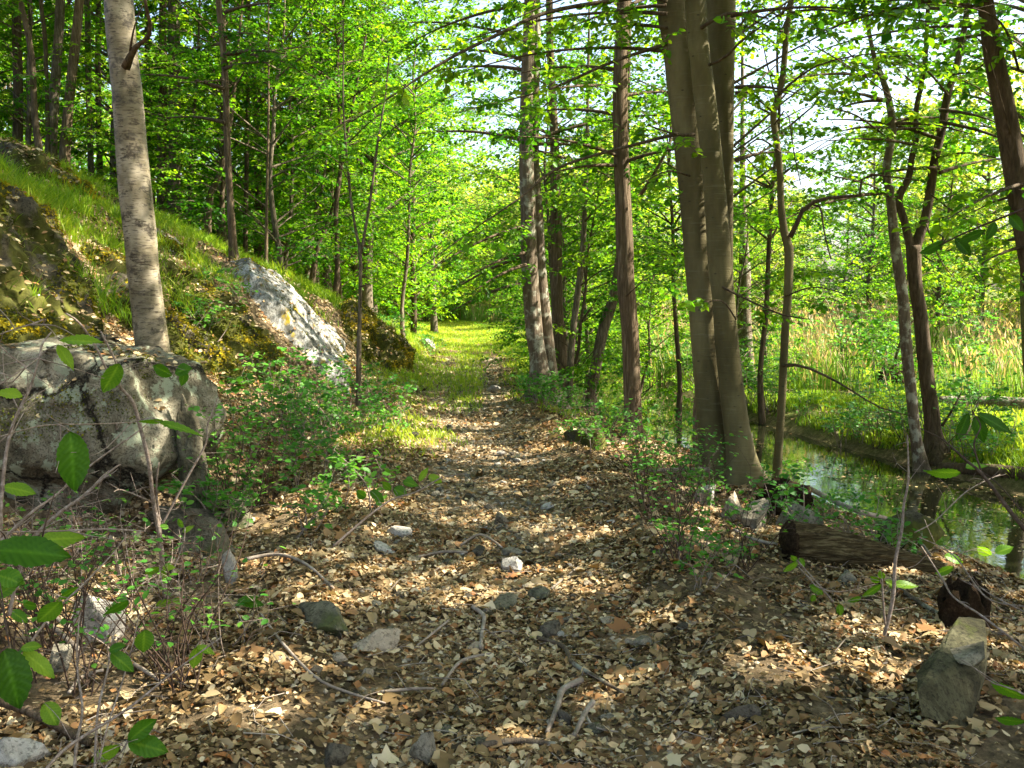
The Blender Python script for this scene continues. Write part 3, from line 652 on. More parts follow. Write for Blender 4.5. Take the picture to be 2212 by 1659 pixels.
# tall tilted stone at lower right with a pale broken face
def hullrock(name, pts, mat, parent, seed, amp=.012, sub=4):
    bm = bmesh.new()
    for p in pts: bm.verts.new(Vector([float(v) for v in p]))
    r_ = bmesh.ops.convex_hull(bm, input=bm.verts); bmesh.ops.delete(bm, geom=[g for g in r_['geom_interior'] if isinstance(g, bmesh.types.BMVert)], context='VERTS')
    bmesh.ops.subdivide_edges(bm, edges=bm.edges[:], cuts=sub*3, use_grid_fill=True); bmesh.ops.triangulate(bm, faces=bm.faces[:])
    bm.verts.ensure_lookup_table(); V = np.array([v.co[:] for v in bm.verts]); F = np.array([[v.index for v in f.verts] for f in bm.faces]); bm.free()
    c = V.mean(0); V = V+nrm(V-c)*(amp*fbm(V*9, seed, 4)+amp*.5*fbm(V*30, seed+3, 3))[:, None]
    return V, F
def tiltstone():
    Q = [(2071, 1335, 3.75), (2128, 1341, 3.75), (2131, 1383, 3.6), (2129, 1430, 3.5), (2105, 1471, 3.4), (2094, 1575, 3.25), (1992, 1545, 3.2), (1982, 1492, 3.25), (1981, 1455, 3.4), (2046, 1392, 3.6), (2095, 1332, 4.0), (2132, 1450, 3.8), (2005, 1470, 3.6), (2108, 1570, 3.5)]
    pts = [P(*q)[0] for q in Q]; g, t = G(2040, 1560)
    th = thing('tilted_stone', 'tall angular broken stone leaning right, at the lower right', 'rock', g)
    V, F = hullrock('s', pts, None, None, 4); mesh('stone', V, [F], M['rock_tilt'], th, smooth=False, loc=g)
    Q = [(2050, 1402, 3.53), (2125, 1385, 3.5), (2128, 1420, 3.42), (2100, 1440, 3.38), (2070, 1432, 3.42), (2054, 1415, 3.5), (2090, 1400, 3.75), (2120, 1430, 3.7), (2075, 1425, 3.7)]
    V, F = hullrock('s', [P(*q)[0] for q in Q], None, None, 5, .006, 3); o = mesh('pale_broken_face', V, [F], M['rock_face'], th, smooth=False, loc=g); o['label'] = 'pale split face of the stone'
M['rock_tilt'] = rockmat('olive_brown_stone', (.05, .045, .02), (.125, .115, .062), (.07, .08, .015), .6)
M['rock_face'] = rockmat('split_tan_stone', (.14, .12, .08), (.34, .30, .22))
tiltstone()
# loose stones on the trail
protos = []
rs = np.random.default_rng(5); k = 0; mats = ['rock_grey', 'rock_pale', 'rock_dark', 'rock_grey', 'rock_pink', 'rock_green']
lab = {'rock_grey': 'small grey stone lying loose in the trail', 'rock_pale': 'small pale stone lying loose in the trail', 'rock_dark': 'small dark stone lying loose in the trail',
       'rock_pink': 'small pinkish stone lying loose in the trail', 'rock_green': 'small greenish stone lying loose in the trail'}
meshes = []
for q in range(12):
    V, F = rockshape((1, rs.uniform(.6, 1), rs.uniform(.4, .65)), 100+q, 3, 6, .12); me = mesh('loose_stone', V, [F], M[mats[q % 6]], smooth=False); COL.objects.unlink(me); meshes.append((me, mats[q % 6]))
n = 0
while n < 290:
    yv = rs.uniform(880, 1640); 
    y0 = G(1100, yv)[0][1]
    if rs.random() > np.clip(1.1-(abs(yv-1050))/420, .22, 1): continue
    xx = path_x(y0)+rs.normal()*path_w(y0)*.55; 
    sz = rs.uniform(.02, .07)*(1+.03*y0)*(1.5 if rs.random() < .15 else 1); src, mk = meshes[rs.integers(12)]
    o = src.copy(); COL.objects.link(o); o.location = (float(xx), float(y0), h1(xx, y0)+sz*.22+.01); o.scale = (sz,)*3; o.rotation_euler = (rs.normal()*.2, rs.normal()*.2, rs.uniform(0, 6.3))
    tag(o, lab[mk], 'stone', 'loose '+mk[5:]+' stones in the trail'); n += 1

# ------------------------------------------------------------------ rock outcrops of the left bank
OUT = []
def outcrop(name, label, poly, amp, mat, seed, f=1.2, groove=0, moss=True, n=230, cat='rock outcrop', lift=.0, hf=1.0):
    """poly: ground-plan ellipse (cx, cy, rx, ry, angle); a skin of bulging rock over the slope"""
    cx, cy, rx, ry, an = poly
    u = np.linspace(-1.1, 1.1, n); A, B = np.meshgrid(u, u); a, b = A.ravel(), B.ravel()
    ca, sa = math.cos(an), math.sin(an); x = cx+a*rx*ca-b*ry*sa; y = cy+a*rx*sa+b*ry*ca
    r = np.sqrt(a*a+b*b)+fbm(np.stack([x, y, x*0], 1)*1.3, seed+3, 3)*.25
    msk = np.clip((1-r)/.22, 0, 1)
    N = gnormal(x, y, .3); z = H(x, y); p = np.stack([x, y, z], 1)
    nz = .45+.75*fbm(p*f, seed, 5)
    nz += hf*(.5*np.abs(fbm(p*f*2.6, seed+2, 4))+.22*fbm(p*f*7, seed+4, 4))
    if groove: nz += groove*fbm(np.stack([x*.8, y*5.5, z*.35], 1), seed+9, 4)
    disp = (msk*(amp*np.maximum(nz, .05)+lift)-.12*(1-msk))
    p = p+N*disp[:, None]
    OUT.append((p, N, msk, mat.name))
    i = np.arange(n-1)[:, None]*n; j = np.arange(n-1)[None]; F = np.stack([i+j, i+j+1, i+n+j+1, i+n+j], -1).reshape(-1, 4)
    # closed underside so that it is a solid slab
    edge = np.concatenate([np.arange(n), np.arange(1, n)*n+n-1, np.arange(n-2, -1, -1)+(n-1)*n, np.arange(n-2, 0, -1)*n])
    V = np.concatenate([p, p[edge]-N[edge]*.4, [p.mean(0)-np.array([0, 0, .6])]]); e = len(edge); q = np.arange(e)
    F2 = np.stack([edge, edge[(q+1) % e], n*n+(q+1) % e, n*n+q], 1); F3 = np.stack([n*n+(q+1) % e, n*n+q, np.full(e, n*n+e)], 1)[:, ::-1]
    o = mesh(name, V, [F, F2, F3], mat, loc=(cx, cy, h1(cx, cy))); o.location = (cx, cy, h1(cx, cy)); return tag(o, label, cat, None, 'thing')
outcrop('mossy_outcrop', 'dark mossy rock face on the slope behind the huge boulder, left of the birch', (-5.0, 8.3, 1.3, 2.0, .1), .30, M['rock_moss'], 61, 1.3, .5)
outcrop('mossy_outcrop', 'moss covered rock face between the birch and the white rock face', (-4.0, 11.0, 1.05, 1.7, .15), .32, M['rock_moss'], 62, 1.4, .6)
outcrop('white_rock_face', 'white lichen streaked rock face right of the birch trunk', (-3.35, 14.1, 1.0, 1.45, .3), .24, M['rock_white'], 68, .8, .55, hf=.45, lift=.06)
outcrop('mossy_outcrop', 'low ledge with hanging golden moss where the left bank meets the grassy trail', (-2.75, 18.3, .75, 2.0, .1), .34, M['rock_moss'], 64, 1.5, .9)
outcrop('rock_slab', 'flat pale slab set in the grass at the upper left of the slope', (-7.0, 11.2, .7, 1.3, .5), .16, M['rock_pale'], 65, 1.5)
outcrop('rock_slab', 'low broken ledge of rock among the grass above the birch', (-6.6, 13.6, .9, 1.0, .3), .26, M['rock_moss'], 69, 1.5)
outcrop('rock_slab', 'mossy ledge poking from the grass at the upper left', (-7.4, 9.6, .6, 1.4, .3), .3, M['rock_moss'], 70, 1.5)
outcrop('rock_slab', 'small white rock patch on the slope just right of the birch', (-4.9, 13.2, .32, .5, .4), .08, M['rock_pale'], 66, 1.5)

# ------------------------------------------------------------------ trees
def part(name, VF, mat, parent, tint=None, smooth=True, loc=(0, 0, 0)):
    V, F = VF[0], VF[1]; t = VF[2] if len(VF) > 2 and tint is None else tint
    return mesh(name, V, F, mat, parent, t, smooth, loc)
def crown_parts(rng, nl, z0, z1, rad, ntw, nleaf, lsize, tmpl, flat=.35, base_r=.03, prof=None, clr=.8, trunk=None, droop=.15, tilt=.45, tbase=.5):
    """limbs with two or three leafy clumps each round a trunk standing at the origin"""
    tubes, Bs, Cs, Rs, tc = [], [], [], [], []
    for k in range(nl):
        u = (k+.5)/nl; z = z0+(z1-z0)*(u**.9)+rng.normal()*.1
        pr = prof(u) if prof else math.sqrt(max(.08, 1-(2*u-.9)**2))
        r = rad*pr*rng.uniform(.75, 1.15); a = k*2.39996+rng.normal()*.3
        zb = max(z-r*rng.uniform(.25, .6), .3); c = trunk(zb) if trunk else np.array([0, 0, zb])
        e = np.array([math.cos(a)*r, math.sin(a)*r, z])+np.array([c[0], c[1], 0])
        m1 = c+(e-c)*.5+np.array([0, 0, r*.07])+rng.normal(size=3)*r*.05
        tubes.append(tube([c, m1, e], [base_r*(.4+r/rad), base_r*.4, .004], 5, 7, cap=False))
        for f in ((.5, .8, 1.0) if r > 1 else (.7, 1.0)):
            p = c+(e-c)*f+rng.normal(size=3)*.18*r*.4
            Bs.append(c+(e-c)*max(f-.3, .1)); Cs.append(p); Rs.append(clr*rng.uniform(.6, 1.15)*(.6+.5*f)); tc.append(tbase+rng.normal()*.2+.15*(u-.5))
    tw, lv = sprays(np.array(Bs), np.array(Cs), np.array(Rs), flat, ntw, nleaf, lsize, tmpl, rng, tintc=np.clip(tc, .05, .95), droop=droop, tilt=tilt)
    return join(tubes+[tw])[:2], lv
def gen_tree(name, label, hgt, rt, z0, rad, nl, ntw, nleaf, lsize, seed, bark='bark_grey', leaf='maple', tmpl=T4, flat=.35, lean=0, clr=.9, group=None, droop=.15, wob=.25, tilt=.45, prof=None, tbase=.58):
    rng = np.random.default_rng(seed); th = thing(name, label, 'tree', (0, 0, 0), group)
    n = 9; zz = np.linspace(-.25, hgt, n); px = np.cumsum(rng.normal(size=n))*wob*.3+lean*zz*.1; py = np.cumsum(rng.normal(size=n))*wob*.3
    px -= px[0]; py -= py[0]
    pts = np.stack([px, py, zz], 1); rad_t = rt*np.clip(1-zz/hgt*.85, .08, 1); rad_t[0] *= 1.35
    tr = lambda z: np.array([np.interp(z, zz, px), np.interp(z, zz, py), z])
    part('trunk', tube(pts, rad_t, 10, 26, rough=rt*.25, rs=7, seed=seed), M[bark], th)
    br, lv = crown_parts(rng, nl, z0, hgt*1.02, rad, ntw, nleaf, lsize, tmpl, flat, rt*.3, prof, clr, tr, droop, tilt, tbase)
    part('branches', br, M[bark], th); part('crown', lv, M[leaf], th)
    return th
def stem_px(pts, d, d2=None, top=4.0, ground=True, flare=1.35, extra=0):
    """picture polyline from top to base -> world points and radii, extended above the frame"""
    d2 = d if d2 is None else d2; n = len(pts); W, Rd = [], []
    for k, (x, y, w_) in enumerate(pts):
        dd = d2+(d-d2)*k/(n-1); p, t = P(x, y, dd); W.append(p); Rd.append(w_/2/FV*t)
    W = W[::-1]; Rd = Rd[::-1]
    if ground:
        b = W[0].copy(); b[2] = h1(b[0], b[1])-.12; dr = W[0]-W[1]
        if W[0][2]-b[2] > .12:
            b[0] += np.clip(dr[0]/max(abs(dr[2]), .2)*(W[0][2]-b[2])*.6, -.25, .25)
            W = [b]+W; Rd = [Rd[0]*flare]+Rd
        else: W[0] = b; Rd[0] *= flare
    if top:
        dr = nrm(W[-1]-W[-2]); dr = nrm(dr+np.array([0, 0, .8])); m = 3
        r0 = Rd[-1]
        for k in range(1, m+1): W.append(W[-1]+dr*top/m); Rd.append(max(r0*(1-.8*k/m), .01))
    return np.array(W), np.array(Rd)
def limb_px(pts, d0, d1):
    n = len(pts); W, Rd = [], []
    for k, (x, y, w_) in enumerate(pts):
        p, t = P(x, y, d0+(d1-d0)*k/(n-1)); W.append(p); Rd.append(w_/2/FV*t)
    return np.array(W), np.array(Rd)
HIGH = []
def high_crowns():
    for q in range(4):
        rng = np.random.default_rng(300+q)
        br, lv = crown_parts(rng, 30, .4, 6.5, 3.0, 8, 9, .12, T4, .4, .05, None, 1.0)
        a = mesh('branches', br[0], br[1], M['bark_grey']); b = mesh('crown', lv[0], lv[1], M['maple'], tint=lv[2])
        COL.objects.unlink(a); COL.objects.unlink(b); HIGH.append((a, b))
high_crowns()
def add_high(th, top, k, sc=1.0, rot=0.0):
    for o in HIGH[k % 4]:
        c = o.copy(); COL.objects.link(c); c.parent = th; c.location = tuple(float(top[i]-th.location[i]) for i in range(3)); c.scale = (sc,)*3; c.rotation_euler = (0, 0, rot)
def rand_limbs(n, x0, y0, y1, d, dirs=(-1, 1), ln=(160, 420), seed=0, rise=(-.45, .15), lf=.9, dd=1.6):
    r_ = np.random.default_rng(seed); out = []
    for k in range(n):
        y = r_.uniform(y0, y1); dr = dirs[r_.integers(len(dirs))]; L = r_.uniform(*ln); sl = r_.uniform(*rise); xs_ = x0(y) if callable(x0) else x0
        pts = [(xs_+dr*L*t, y+sl*L*t+L*.22*t*t, 7*(1-t)**1.0+2) for t in (0, .25, .5, .75, 1)]
        out.append((pts, d, d+r_.uniform(-dd, dd), lf))
    return out
def px_tree(name, label, stems, mat, group=None, seg=16, rough=.08, limbs=(), lsize=.07, high=None, hz=None, seed=0, sp=(6, 8, .38), leaf='beech', cat='tree', dens=3.4, twig='bark_dark'):
    """stems: list of (pts, d, d2, top); limbs: list of (pts, d0, d1, leafiness)"""
    rng = np.random.default_rng(seed+900); base = None; tubes = []
    for st in stems:
        W, Rd = stem_px(*st[:4], **(st[4] if len(st) > 4 else {}))
        if base is None: base = W[0]+np.array([0, 0, .12])
        tubes.append((W, Rd))
    th = thing(name, label, cat, base, group)
    for k, (W, Rd) in enumerate(tubes):
        L = np.sum(np.linalg.norm(np.diff(W, axis=0), axis=1)); n = int(np.clip(L/.09, 20, 150))
        TV, TF = tube(W, Rd, seg, n, rough=rough*Rd.mean()*2, rs=5/max(Rd.mean(), .03)*.25, seed=seed+k, flute=.03)
        if seg >= 12 and W[0][2] < h1(W[0][0], W[0][1]):
            rx = TV-W[0]; hh = np.maximum(TV[:, 2]-W[0][2]-.1, 0); an = np.arctan2(rx[:, 1], rx[:, 0]); ctr = np.stack([np.interp(TV[:, 2], W[:, 2], W[:, q]) for q in (0, 1)], 1)
            lobes = .5+.5*np.cos(an*4+seed*1.7+np.sin(an*2+seed)); g_ = np.exp(-hh/(Rd[1]*1.3))*(.25+.85*lobes**2); TV[:, :2] += (TV[:, :2]-ctr)*g_[:, None]
        part('trunk', (TV, TF), M[mat], th, loc=base)
        if high is not None and k < (high if isinstance(high, int) and high > 0 else 1):
            add_high(th, W[-1] if hz is None else np.array([W[-1][0], W[-1][1], hz]), seed+k, 1.0, seed*1.3)
    if limbs:
        B, C, Rr, TC = [], [], [], []
        for pts, d0, d1, lf in limbs:
            W, Rd = limb_px(pts, d0, d1); L = np.sum(np.linalg.norm(np.diff(W, axis=0), axis=1)); n = max(8, int(L/.12))
            part('branch', tube(W, np.maximum(Rd, .003), 6, n, rough=float(Rd.mean())*.3, rs=25, cap=True), M[twig], th, loc=base); q = spline(W, max(3, int(L*dens)))
            if lf > 0:
                for i in range(1, len(q)):
                    if rng.random() < lf:
                        B.append(q[i-1]); C.append(q[i]+rng.normal(size=3)*np.array([.12, .15, .07])); Rr.append(sp[2]*rng.uniform(.6, 1.3)); TC.append(rng.uniform(.25, .8))
        if B:
            tw, lv = sprays(np.array(B), np.array(C), np.array(Rr), .25, sp[0], sp[1], lsize, T6, rng, tintc=np.array(TC), droop=.25)
            part('twigs', tw, M[twig], th, loc=base)['kind'] = 'stuff'; part('foliage', lv, M[leaf], th, loc=base)
    return th

px_tree('birch_tree', 'pale birch trunk with horizontal dark bands behind the huge boulder on the left',
    [([(256, 0, 60), (264, 103, 60), (275, 205, 62), (283, 308, 64), (292, 410, 67), (304, 513, 66), (309, 580, 65), (317, 643, 66), (329, 745, 68), (334, 790, 70)], 7.45, 7.3, 4.5)],
    'bark_birch', seg=28, rough=.03, limbs=[([(272, 145, 22), (290, 106, 13), (311, 88, 10), (326, 66, 10), (318, 25, 8), (312, -10, 7)], 7.2, 6.7, 0), ([(281, 110, 6), (290, 60, 4), (308, 12, 3)], 7.1, 6.9, .2)], high=1, seed=1)
px_tree('slender_tree', 'slim brown trunk on the slope right of the birch, upright',
    [([(472, 0, 13), (482, 103, 14), (488, 205, 14), (491, 308, 14), (496, 410, 14), (502, 513, 18), (506, 565, 20)], 14.6, 14.4, 3.0)], 'bark_brown', seg=12,
    limbs=rand_limbs(9, 485, -20, 330, 14.4, (-1, 1), (60, 220), 8)+[([(484, 172, 4), (445, 176, 3), (390, 178, 2)], 14.3, 13.5, .5), ([(495, 210, 4), (530, 150, 3), (560, 90, 2)], 14.3, 14, .6)], high=1, seed=2)
HILL = [
 ('straight brown trunk behind the birch, left one of a touching pair', [(352, 25, 15), (352, 200, 18), (350, 330, 20), (351, 432, 24)], 21, 'bark_brown'),
 ('light grey patched trunk behind the birch, right one of a touching pair', [(375, 0, 25), (377, 150, 25), (378, 300, 25), (376, 432, 27)], 20.5, 'bark_grey'),
 ('dark trunk nearest the left edge on the hillside', [(35, 0, 18), (37, 100, 19), (40, 200, 20), (39, 292, 21)], 19, 'bark_dark'),
 ('very thin dark trunk second from the left edge on the hillside', [(88, 0, 8), (97, 80, 9), (101, 180, 8), (104, 320, 9)], 18, 'bark_dark'),
 ('dark hillside trunk with a pale lower half, third from the left edge', [(130, 0, 19), (124, 110, 19), (116, 220, 22), (110, 325, 25)], 18.5, 'bark_grey'),
 ('dark brown trunk leaning right, fourth from the left edge', [(171, 0, 18), (162, 100, 20), (148, 230, 20), (139, 345, 24)], 18, 'bark_brown'),
 ('thin pale dappled trunk just left of the birch', [(189, 0, 11), (191, 170, 13), (194, 260, 13), (196, 350, 13)], 21, 'bark_grey'),
 ('thin dark trunk touching the left side of the birch in the picture', [(213, 0, 11), (212, 150, 12), (215, 340, 13)], 23, 'bark_dark'),
 ('narrow trunk seen just right of the birch behind its foliage', [(318, 60, 12), (320, 200, 14), (327, 420, 16)], 24, 'bark_dark'),
 ('thin pale leaning stem between the touching pair and the slim upright trunk', [(425, 180, 6), (414, 300, 7), (410, 450, 8)], 21, 'bark_grey'),
 ('forked leaning trunk low on the slope left of the slim upright trunk', [(500, 250, 8), (476, 370, 12), (455, 420, 14), (448, 480, 18)], 19, 'bark_dark'),
 ('thin double stem right of the slim upright trunk', [(580, 250, 5), (577, 400, 6), (575, 548, 8)], 18.5, 'bark_brown'),
 ('dark trunk in the leafy shade right of the slim upright trunk', [(538, 100, 8), (534, 300, 9), (530, 520, 11)], 21, 'bark_dark'),
 ('pale leaning trunk low in the left leaf wall', [(700, 380, 6), (680, 470, 9), (672, 520, 12)], 23, 'bark_grey'),
 ('dark slanting trunk low in the left leaf wall', [(722, 440, 9), (700, 500, 11), (686, 535, 12)], 22, 'bark_dark'),
 ('thin dark trunk high on the hillside near the left corner', [(57, 0, 7), (60, 150, 8), (60, 290, 9)], 26, 'bark_dark'),
 ('thin trunk between the third and fourth dark trunks', [(152, 0, 7), (80, 120, 8), (78, 310, 9)], 25, 'bark_dark'),
]
for q, (lb, pts, d, bk) in enumerate(HILL):
    px_tree('hillside_tree', lb, [(pts, d, d, 5.0)], bk, seg=12, high=1, seed=10+q, rough=.1, group='tall trees on the left hillside')
px_tree('forked_sapling', 'thin grey sapling on the left bank that forks into two long upright stems',
    [([(742, 130, 3), (742, 239, 4), (754, 393, 6), (768, 496, 6), (778, 545, 8), (778, 640, 8), (775, 772, 11)], 12.3, 12.3, .5),
     ([(833, 205, 3), (816, 308, 5), (799, 437, 6), (780, 547, 7)], 12.3, 12.3, .5, dict(ground=False))], 'bark_grey', seg=8,
    limbs=[([(754, 393, 3), (730, 350, 2), (700, 330, 2)], 12.3, 12, .5), ([(816, 308, 3), (860, 270, 2), (900, 260, 2)], 12.3, 12, .6), ([(778, 620, 3), (800, 612, 2), (815, 608, 2)], 12.2, 12, 0)], seed=40)
px_tree('twin_trunk_tree', 'thick double trunk of peeling bark standing right beside the path',
    [([(1145, 0, 26), (1137, 200, 27), (1136, 345, 31), (1140, 450, 33), (1143, 567, 35), (1153, 711, 37), (1163, 780, 38), (1172, 868, 44)], 13.5, 13.5, 5.0),
     ([(1158, 60, 20), (1156, 200, 20), (1154, 350, 22), (1160, 450, 26), (1165, 567, 27), (1174, 660, 28), (1182, 731, 28), (1190, 800, 28), (1196, 868, 34)], 13.75, 13.75, 2.0)],
    'bark_lichen', seg=20, rough=.14, high=2, seed=41,
    limbs=[([(1150, 260, 5), (1180, 225, 4), (1230, 180, 3)], 13.4, 12.8, .7), ([(1150, 480, 4), (1100, 500, 3), (1050, 530, 2)], 13.4, 12.5, .7)]
    +rand_limbs(9, 1140, -60, 330, 13.5, (-1, -1, 1), (120, 330), 4)+rand_limbs(6, 1145, 480, 640, 13.5, (-1,), (90, 190), 5, (0, .3)))
px_tree('shaggy_tree', 'darker rough trunk close behind the double trunk beside the path',
    [([(1187, 0, 15), (1190, 137, 16), (1198, 308, 20), (1200, 410, 22), (1202, 540, 25), (1204, 677, 26), (1210, 745, 28), (1216, 855, 30)], 16, 16, 5.0)], 'bark_brown', seg=14, rough=.2, high=1, seed=43)
px_tree('slender_tree', 'thin trunk immediately right of the double trunk beside the path',
    [([(1270, 200, 7), (1267, 342, 9), (1262, 480, 11), (1257, 560, 13), (1246, 650, 14), (1235, 745, 15), (1229, 862, 17)], 15, 15, 3.0)], 'bark_grey', seg=10, seed=44,
    limbs=[([(1262, 480, 5), (1300, 440, 3), (1350, 420, 2)], 15, 14, .8), ([(1250, 620, 4), (1290, 590, 3), (1330, 570, 2)], 15, 14.5, .8)])
px_tree('leaning_tree', 'grey trunk leaning right behind the reddish trunk, near the water',
    [([(1352, 300, 14), (1344, 480, 18), (1332, 615, 22), (1304, 711, 24), (1287, 796, 24), (1275, 866, 27)], 15.5, 15.5, 4.0)], 'bark_grey', seg=12, high=1, seed=45)
px_tree('ragged_tree', 'reddish brown shaggy barked trunk between the double trunk and the beech',
    [([(1347, 0, 29), (1340, 171, 32), (1341, 308, 33), (1345, 410, 34), (1349, 513, 37), (1352, 608, 38), (1361, 711, 37), (1365, 813, 37), (1368, 915, 40)], 11, 11, 5.0)],
    'bark_brown', seg=20, rough=.13, high=1, seed=46, limbs=[([(1384, 420, 9), (1405, 390, 8), (1430, 345, 7), (1450, 300, 5)], 10.9, 10.7, .2), ([(1352, 640, 3), (1400, 600, 2), (1440, 590, 2)], 10.9, 10.2, .8)]+rand_limbs(8, 1345, -40, 420, 11, (-1, 1), (100, 260), 6))
px_tree('beech_tree', 'large smooth barked beech with three stems standing right of the path',
    [([(1451, -5, 62), (1460, 70, 62), (1472, 170, 62), (1483, 273, 62), (1498, 444, 56), (1506, 567, 54), (1514, 643, 56), (1522, 745, 58), (1531, 848, 60), (1540, 950, 64), (1552, 1030, 74)], 8.6, 8.7, 5.0),
     ([(1502, -5, 44), (1510, 103, 44), (1522, 205, 46), (1534, 308, 46), (1547, 444, 48), (1555, 567, 50), (1563, 643, 48), (1571, 745, 50), (1582, 848, 52), (1595, 950, 56), (1606, 1030, 66)], 8.4, 8.4, 5.0),
     ([(1556, -5, 66), (1560, 100, 56), (1564, 205, 44), (1568, 342, 34), (1570, 478, 28), (1572, 620, 24)], 9.0, 9.0, 5.0, dict(ground=False))],
    'bark_beech', seg=26, rough=.025, high=3, seed=50, twig='bark_dark', lsize=.075, sp=(4, 7, .3), dens=3.0,
    limbs=[([(1424, -10, 12), (1332, 0, 10), (1182, 27, 9), (1075, 75, 8), (983, 120, 7), (915, 161, 5), (840, 212, 4), (758, 263, 3)], 8.5, 6.8, .85),
           ([(1440, 95, 9), (1325, 133, 7), (1216, 181, 6), (1158, 201, 4), (1060, 225, 3), (994, 242, 2)], 8.5, 7.2, .8),
           ([(1462, 290, 9), (1400, 305, 7), (1216, 358, 6), (1124, 427, 4), (1024, 495, 3), (925, 567, 2), (880, 600, 2)], 8.5, 6.6, .4),
           ([(1500, 290, 8), (1475, 292, 7), (1440, 285, 4), (1400, 270, 3)], 8.3, 7.8, .5),
           ([(1515, 60, 9), (1550, 38, 8), (1588, 28, 6), (1660, 40, 4)], 8.3, 7.8, .7),
           ([(1532, 140, 7), (1565, 125, 6), (1600, 90, 5), (1640, 60, 4), (1700, 20, 3)], 8.3, 7.6, .7),
           ([(1590, 690, 4), (1560, 650, 3), (1520, 655, 3)], 8.2, 7.8, .7), ([(1560, 620, 5), (1620, 650, 4), (1690, 680, 4), (1750, 690, 2)], 8.3, 8.0, .5),
           ([(1490, 380, 5), (1440, 370, 3), (1380, 400, 2)], 8.4, 7.6, .6)]
    +rand_limbs(9, 1440, -120, 120, 8.5, (-1,), (200, 520), 1)+rand_limbs(6, 1580, -140, 40, 8.5, (1,), (150, 450), 2)+rand_limbs(3, 1590, 150, 600, 8.4, (1, -1), (80, 160), 3))
px_tree('marsh_edge_tree', 'rough bushy trunk seen behind the right side of the beech',
    [([(1604, 420, 14), (1606, 510, 18), (1609, 590, 26), (1608, 680, 30), (1613, 785, 32)], 20, 20, 4.0)], 'bark_lichen', seg=14, rough=.2, high=1, seed=52)
px_tree('crooked_tree', 'slender crooked grey tree with one side branch, just right of the beech',
    [([(1709, 0, 12), (1699, 68, 13), (1692, 154, 13), (1683, 205, 13), (1670, 246, 14), (1678, 308, 14), (1685, 376, 14), (1687, 444, 15), (1695, 506, 17), (1704, 535, 20), (1704, 580, 19), (1702, 640, 18), (1697, 700, 17), (1693, 780, 17), (1688, 882, 17), (1682, 967, 18), (1678, 1046, 22)], 8.75, 8.75, 3.0)],
    'bark_beech', seg=14, rough=.06, seed=53, twig='bark_dark', lsize=.07, sp=(4, 7, .3),
    limbs=[([(1707, 512, 12), (1719, 489, 11), (1729, 461, 10), (1750, 441, 9), (1781, 429, 8), (1832, 424, 7), (1859, 419, 6), (1866, 379, 5), (1917, 381, 4), (1986, 390, 3)], 8.7, 8.3, .12),
           ([(1752, 441, 5), (1772, 448, 5), (1777, 480, 4), (1784, 520, 3), (1795, 560, 3)], 8.6, 8.3, 0),
           ([(1690, 790, 8), (1730, 790, 6), (1790, 815, 5), (1850, 850, 4), (1900, 880, 3), (1975, 900, 2)], 8.6, 7.9, .45),
           ([(1683, 205, 6), (1720, 170, 5), (1770, 140, 4), (1850, 120, 3), (1960, 110, 2)], 8.7, 8.0, .9), ([(1690, 68, 6), (1640, 50, 5), (1600, 30, 3)], 8.7, 8.4, .8),
           ([(1700, 30, 6), (1760, 20, 5), (1850, 30, 4), (1990, 45, 3), (2070, 55, 2)], 8.7, 8.0, .9),
           ([(1678, 310, 5), (1640, 330, 4), (1590, 350, 3)], 8.7, 8.3, .7), ([(1672, 270, 4), (1700, 240, 3), (1715, 330, 3), (1730, 400, 2)], 8.6, 8.4, .5),
           ([(1687, 330, 4), (1640, 300, 4), (1600, 330, 2)], 8.6, 8, .7), ([(1697, 640, 4), (1760, 620, 3), (1840, 640, 2)], 8.7, 8.1, .5),
           ([(1760, 100, 3), (1860, 160, 3), (1940, 220, 2), (1990, 250, 2)], 8.2, 7.6, .9)])
px_tree('bank_tree', 'rough barked trunk on the far stream edge, close left of the V shaped tree',
    [([(1883, 100, 9), (1904, 164, 12), (1917, 205, 14), (1928, 273, 17), (1921, 325, 17), (1914, 369, 17), (1921, 410, 18), (1928, 478, 20), (1936, 550, 22), (1950, 643, 23), (1957, 745, 24), (1968, 848, 23), (1979, 950, 24), (1997, 1022, 28)], 12.0, 12.0, 4.0)],
    'bark_lichen', seg=16, rough=.14, seed=55, high=1, lsize=.075, sp=(4, 7, .35), twig='bark_dark',
    limbs=[([(1928, 430, 5), (1880, 400, 4), (1800, 380, 3)], 12, 11.2, .5), ([(1920, 300, 5), (1850, 250, 4), (1780, 230, 3)], 12, 11, .5), ([(1905, 165, 5), (1850, 130, 4), (1800, 80, 3)], 12, 11, .8)]+rand_limbs(8, 1915, 100, 420, 12, (-1, -1, 1), (90, 260), 22))
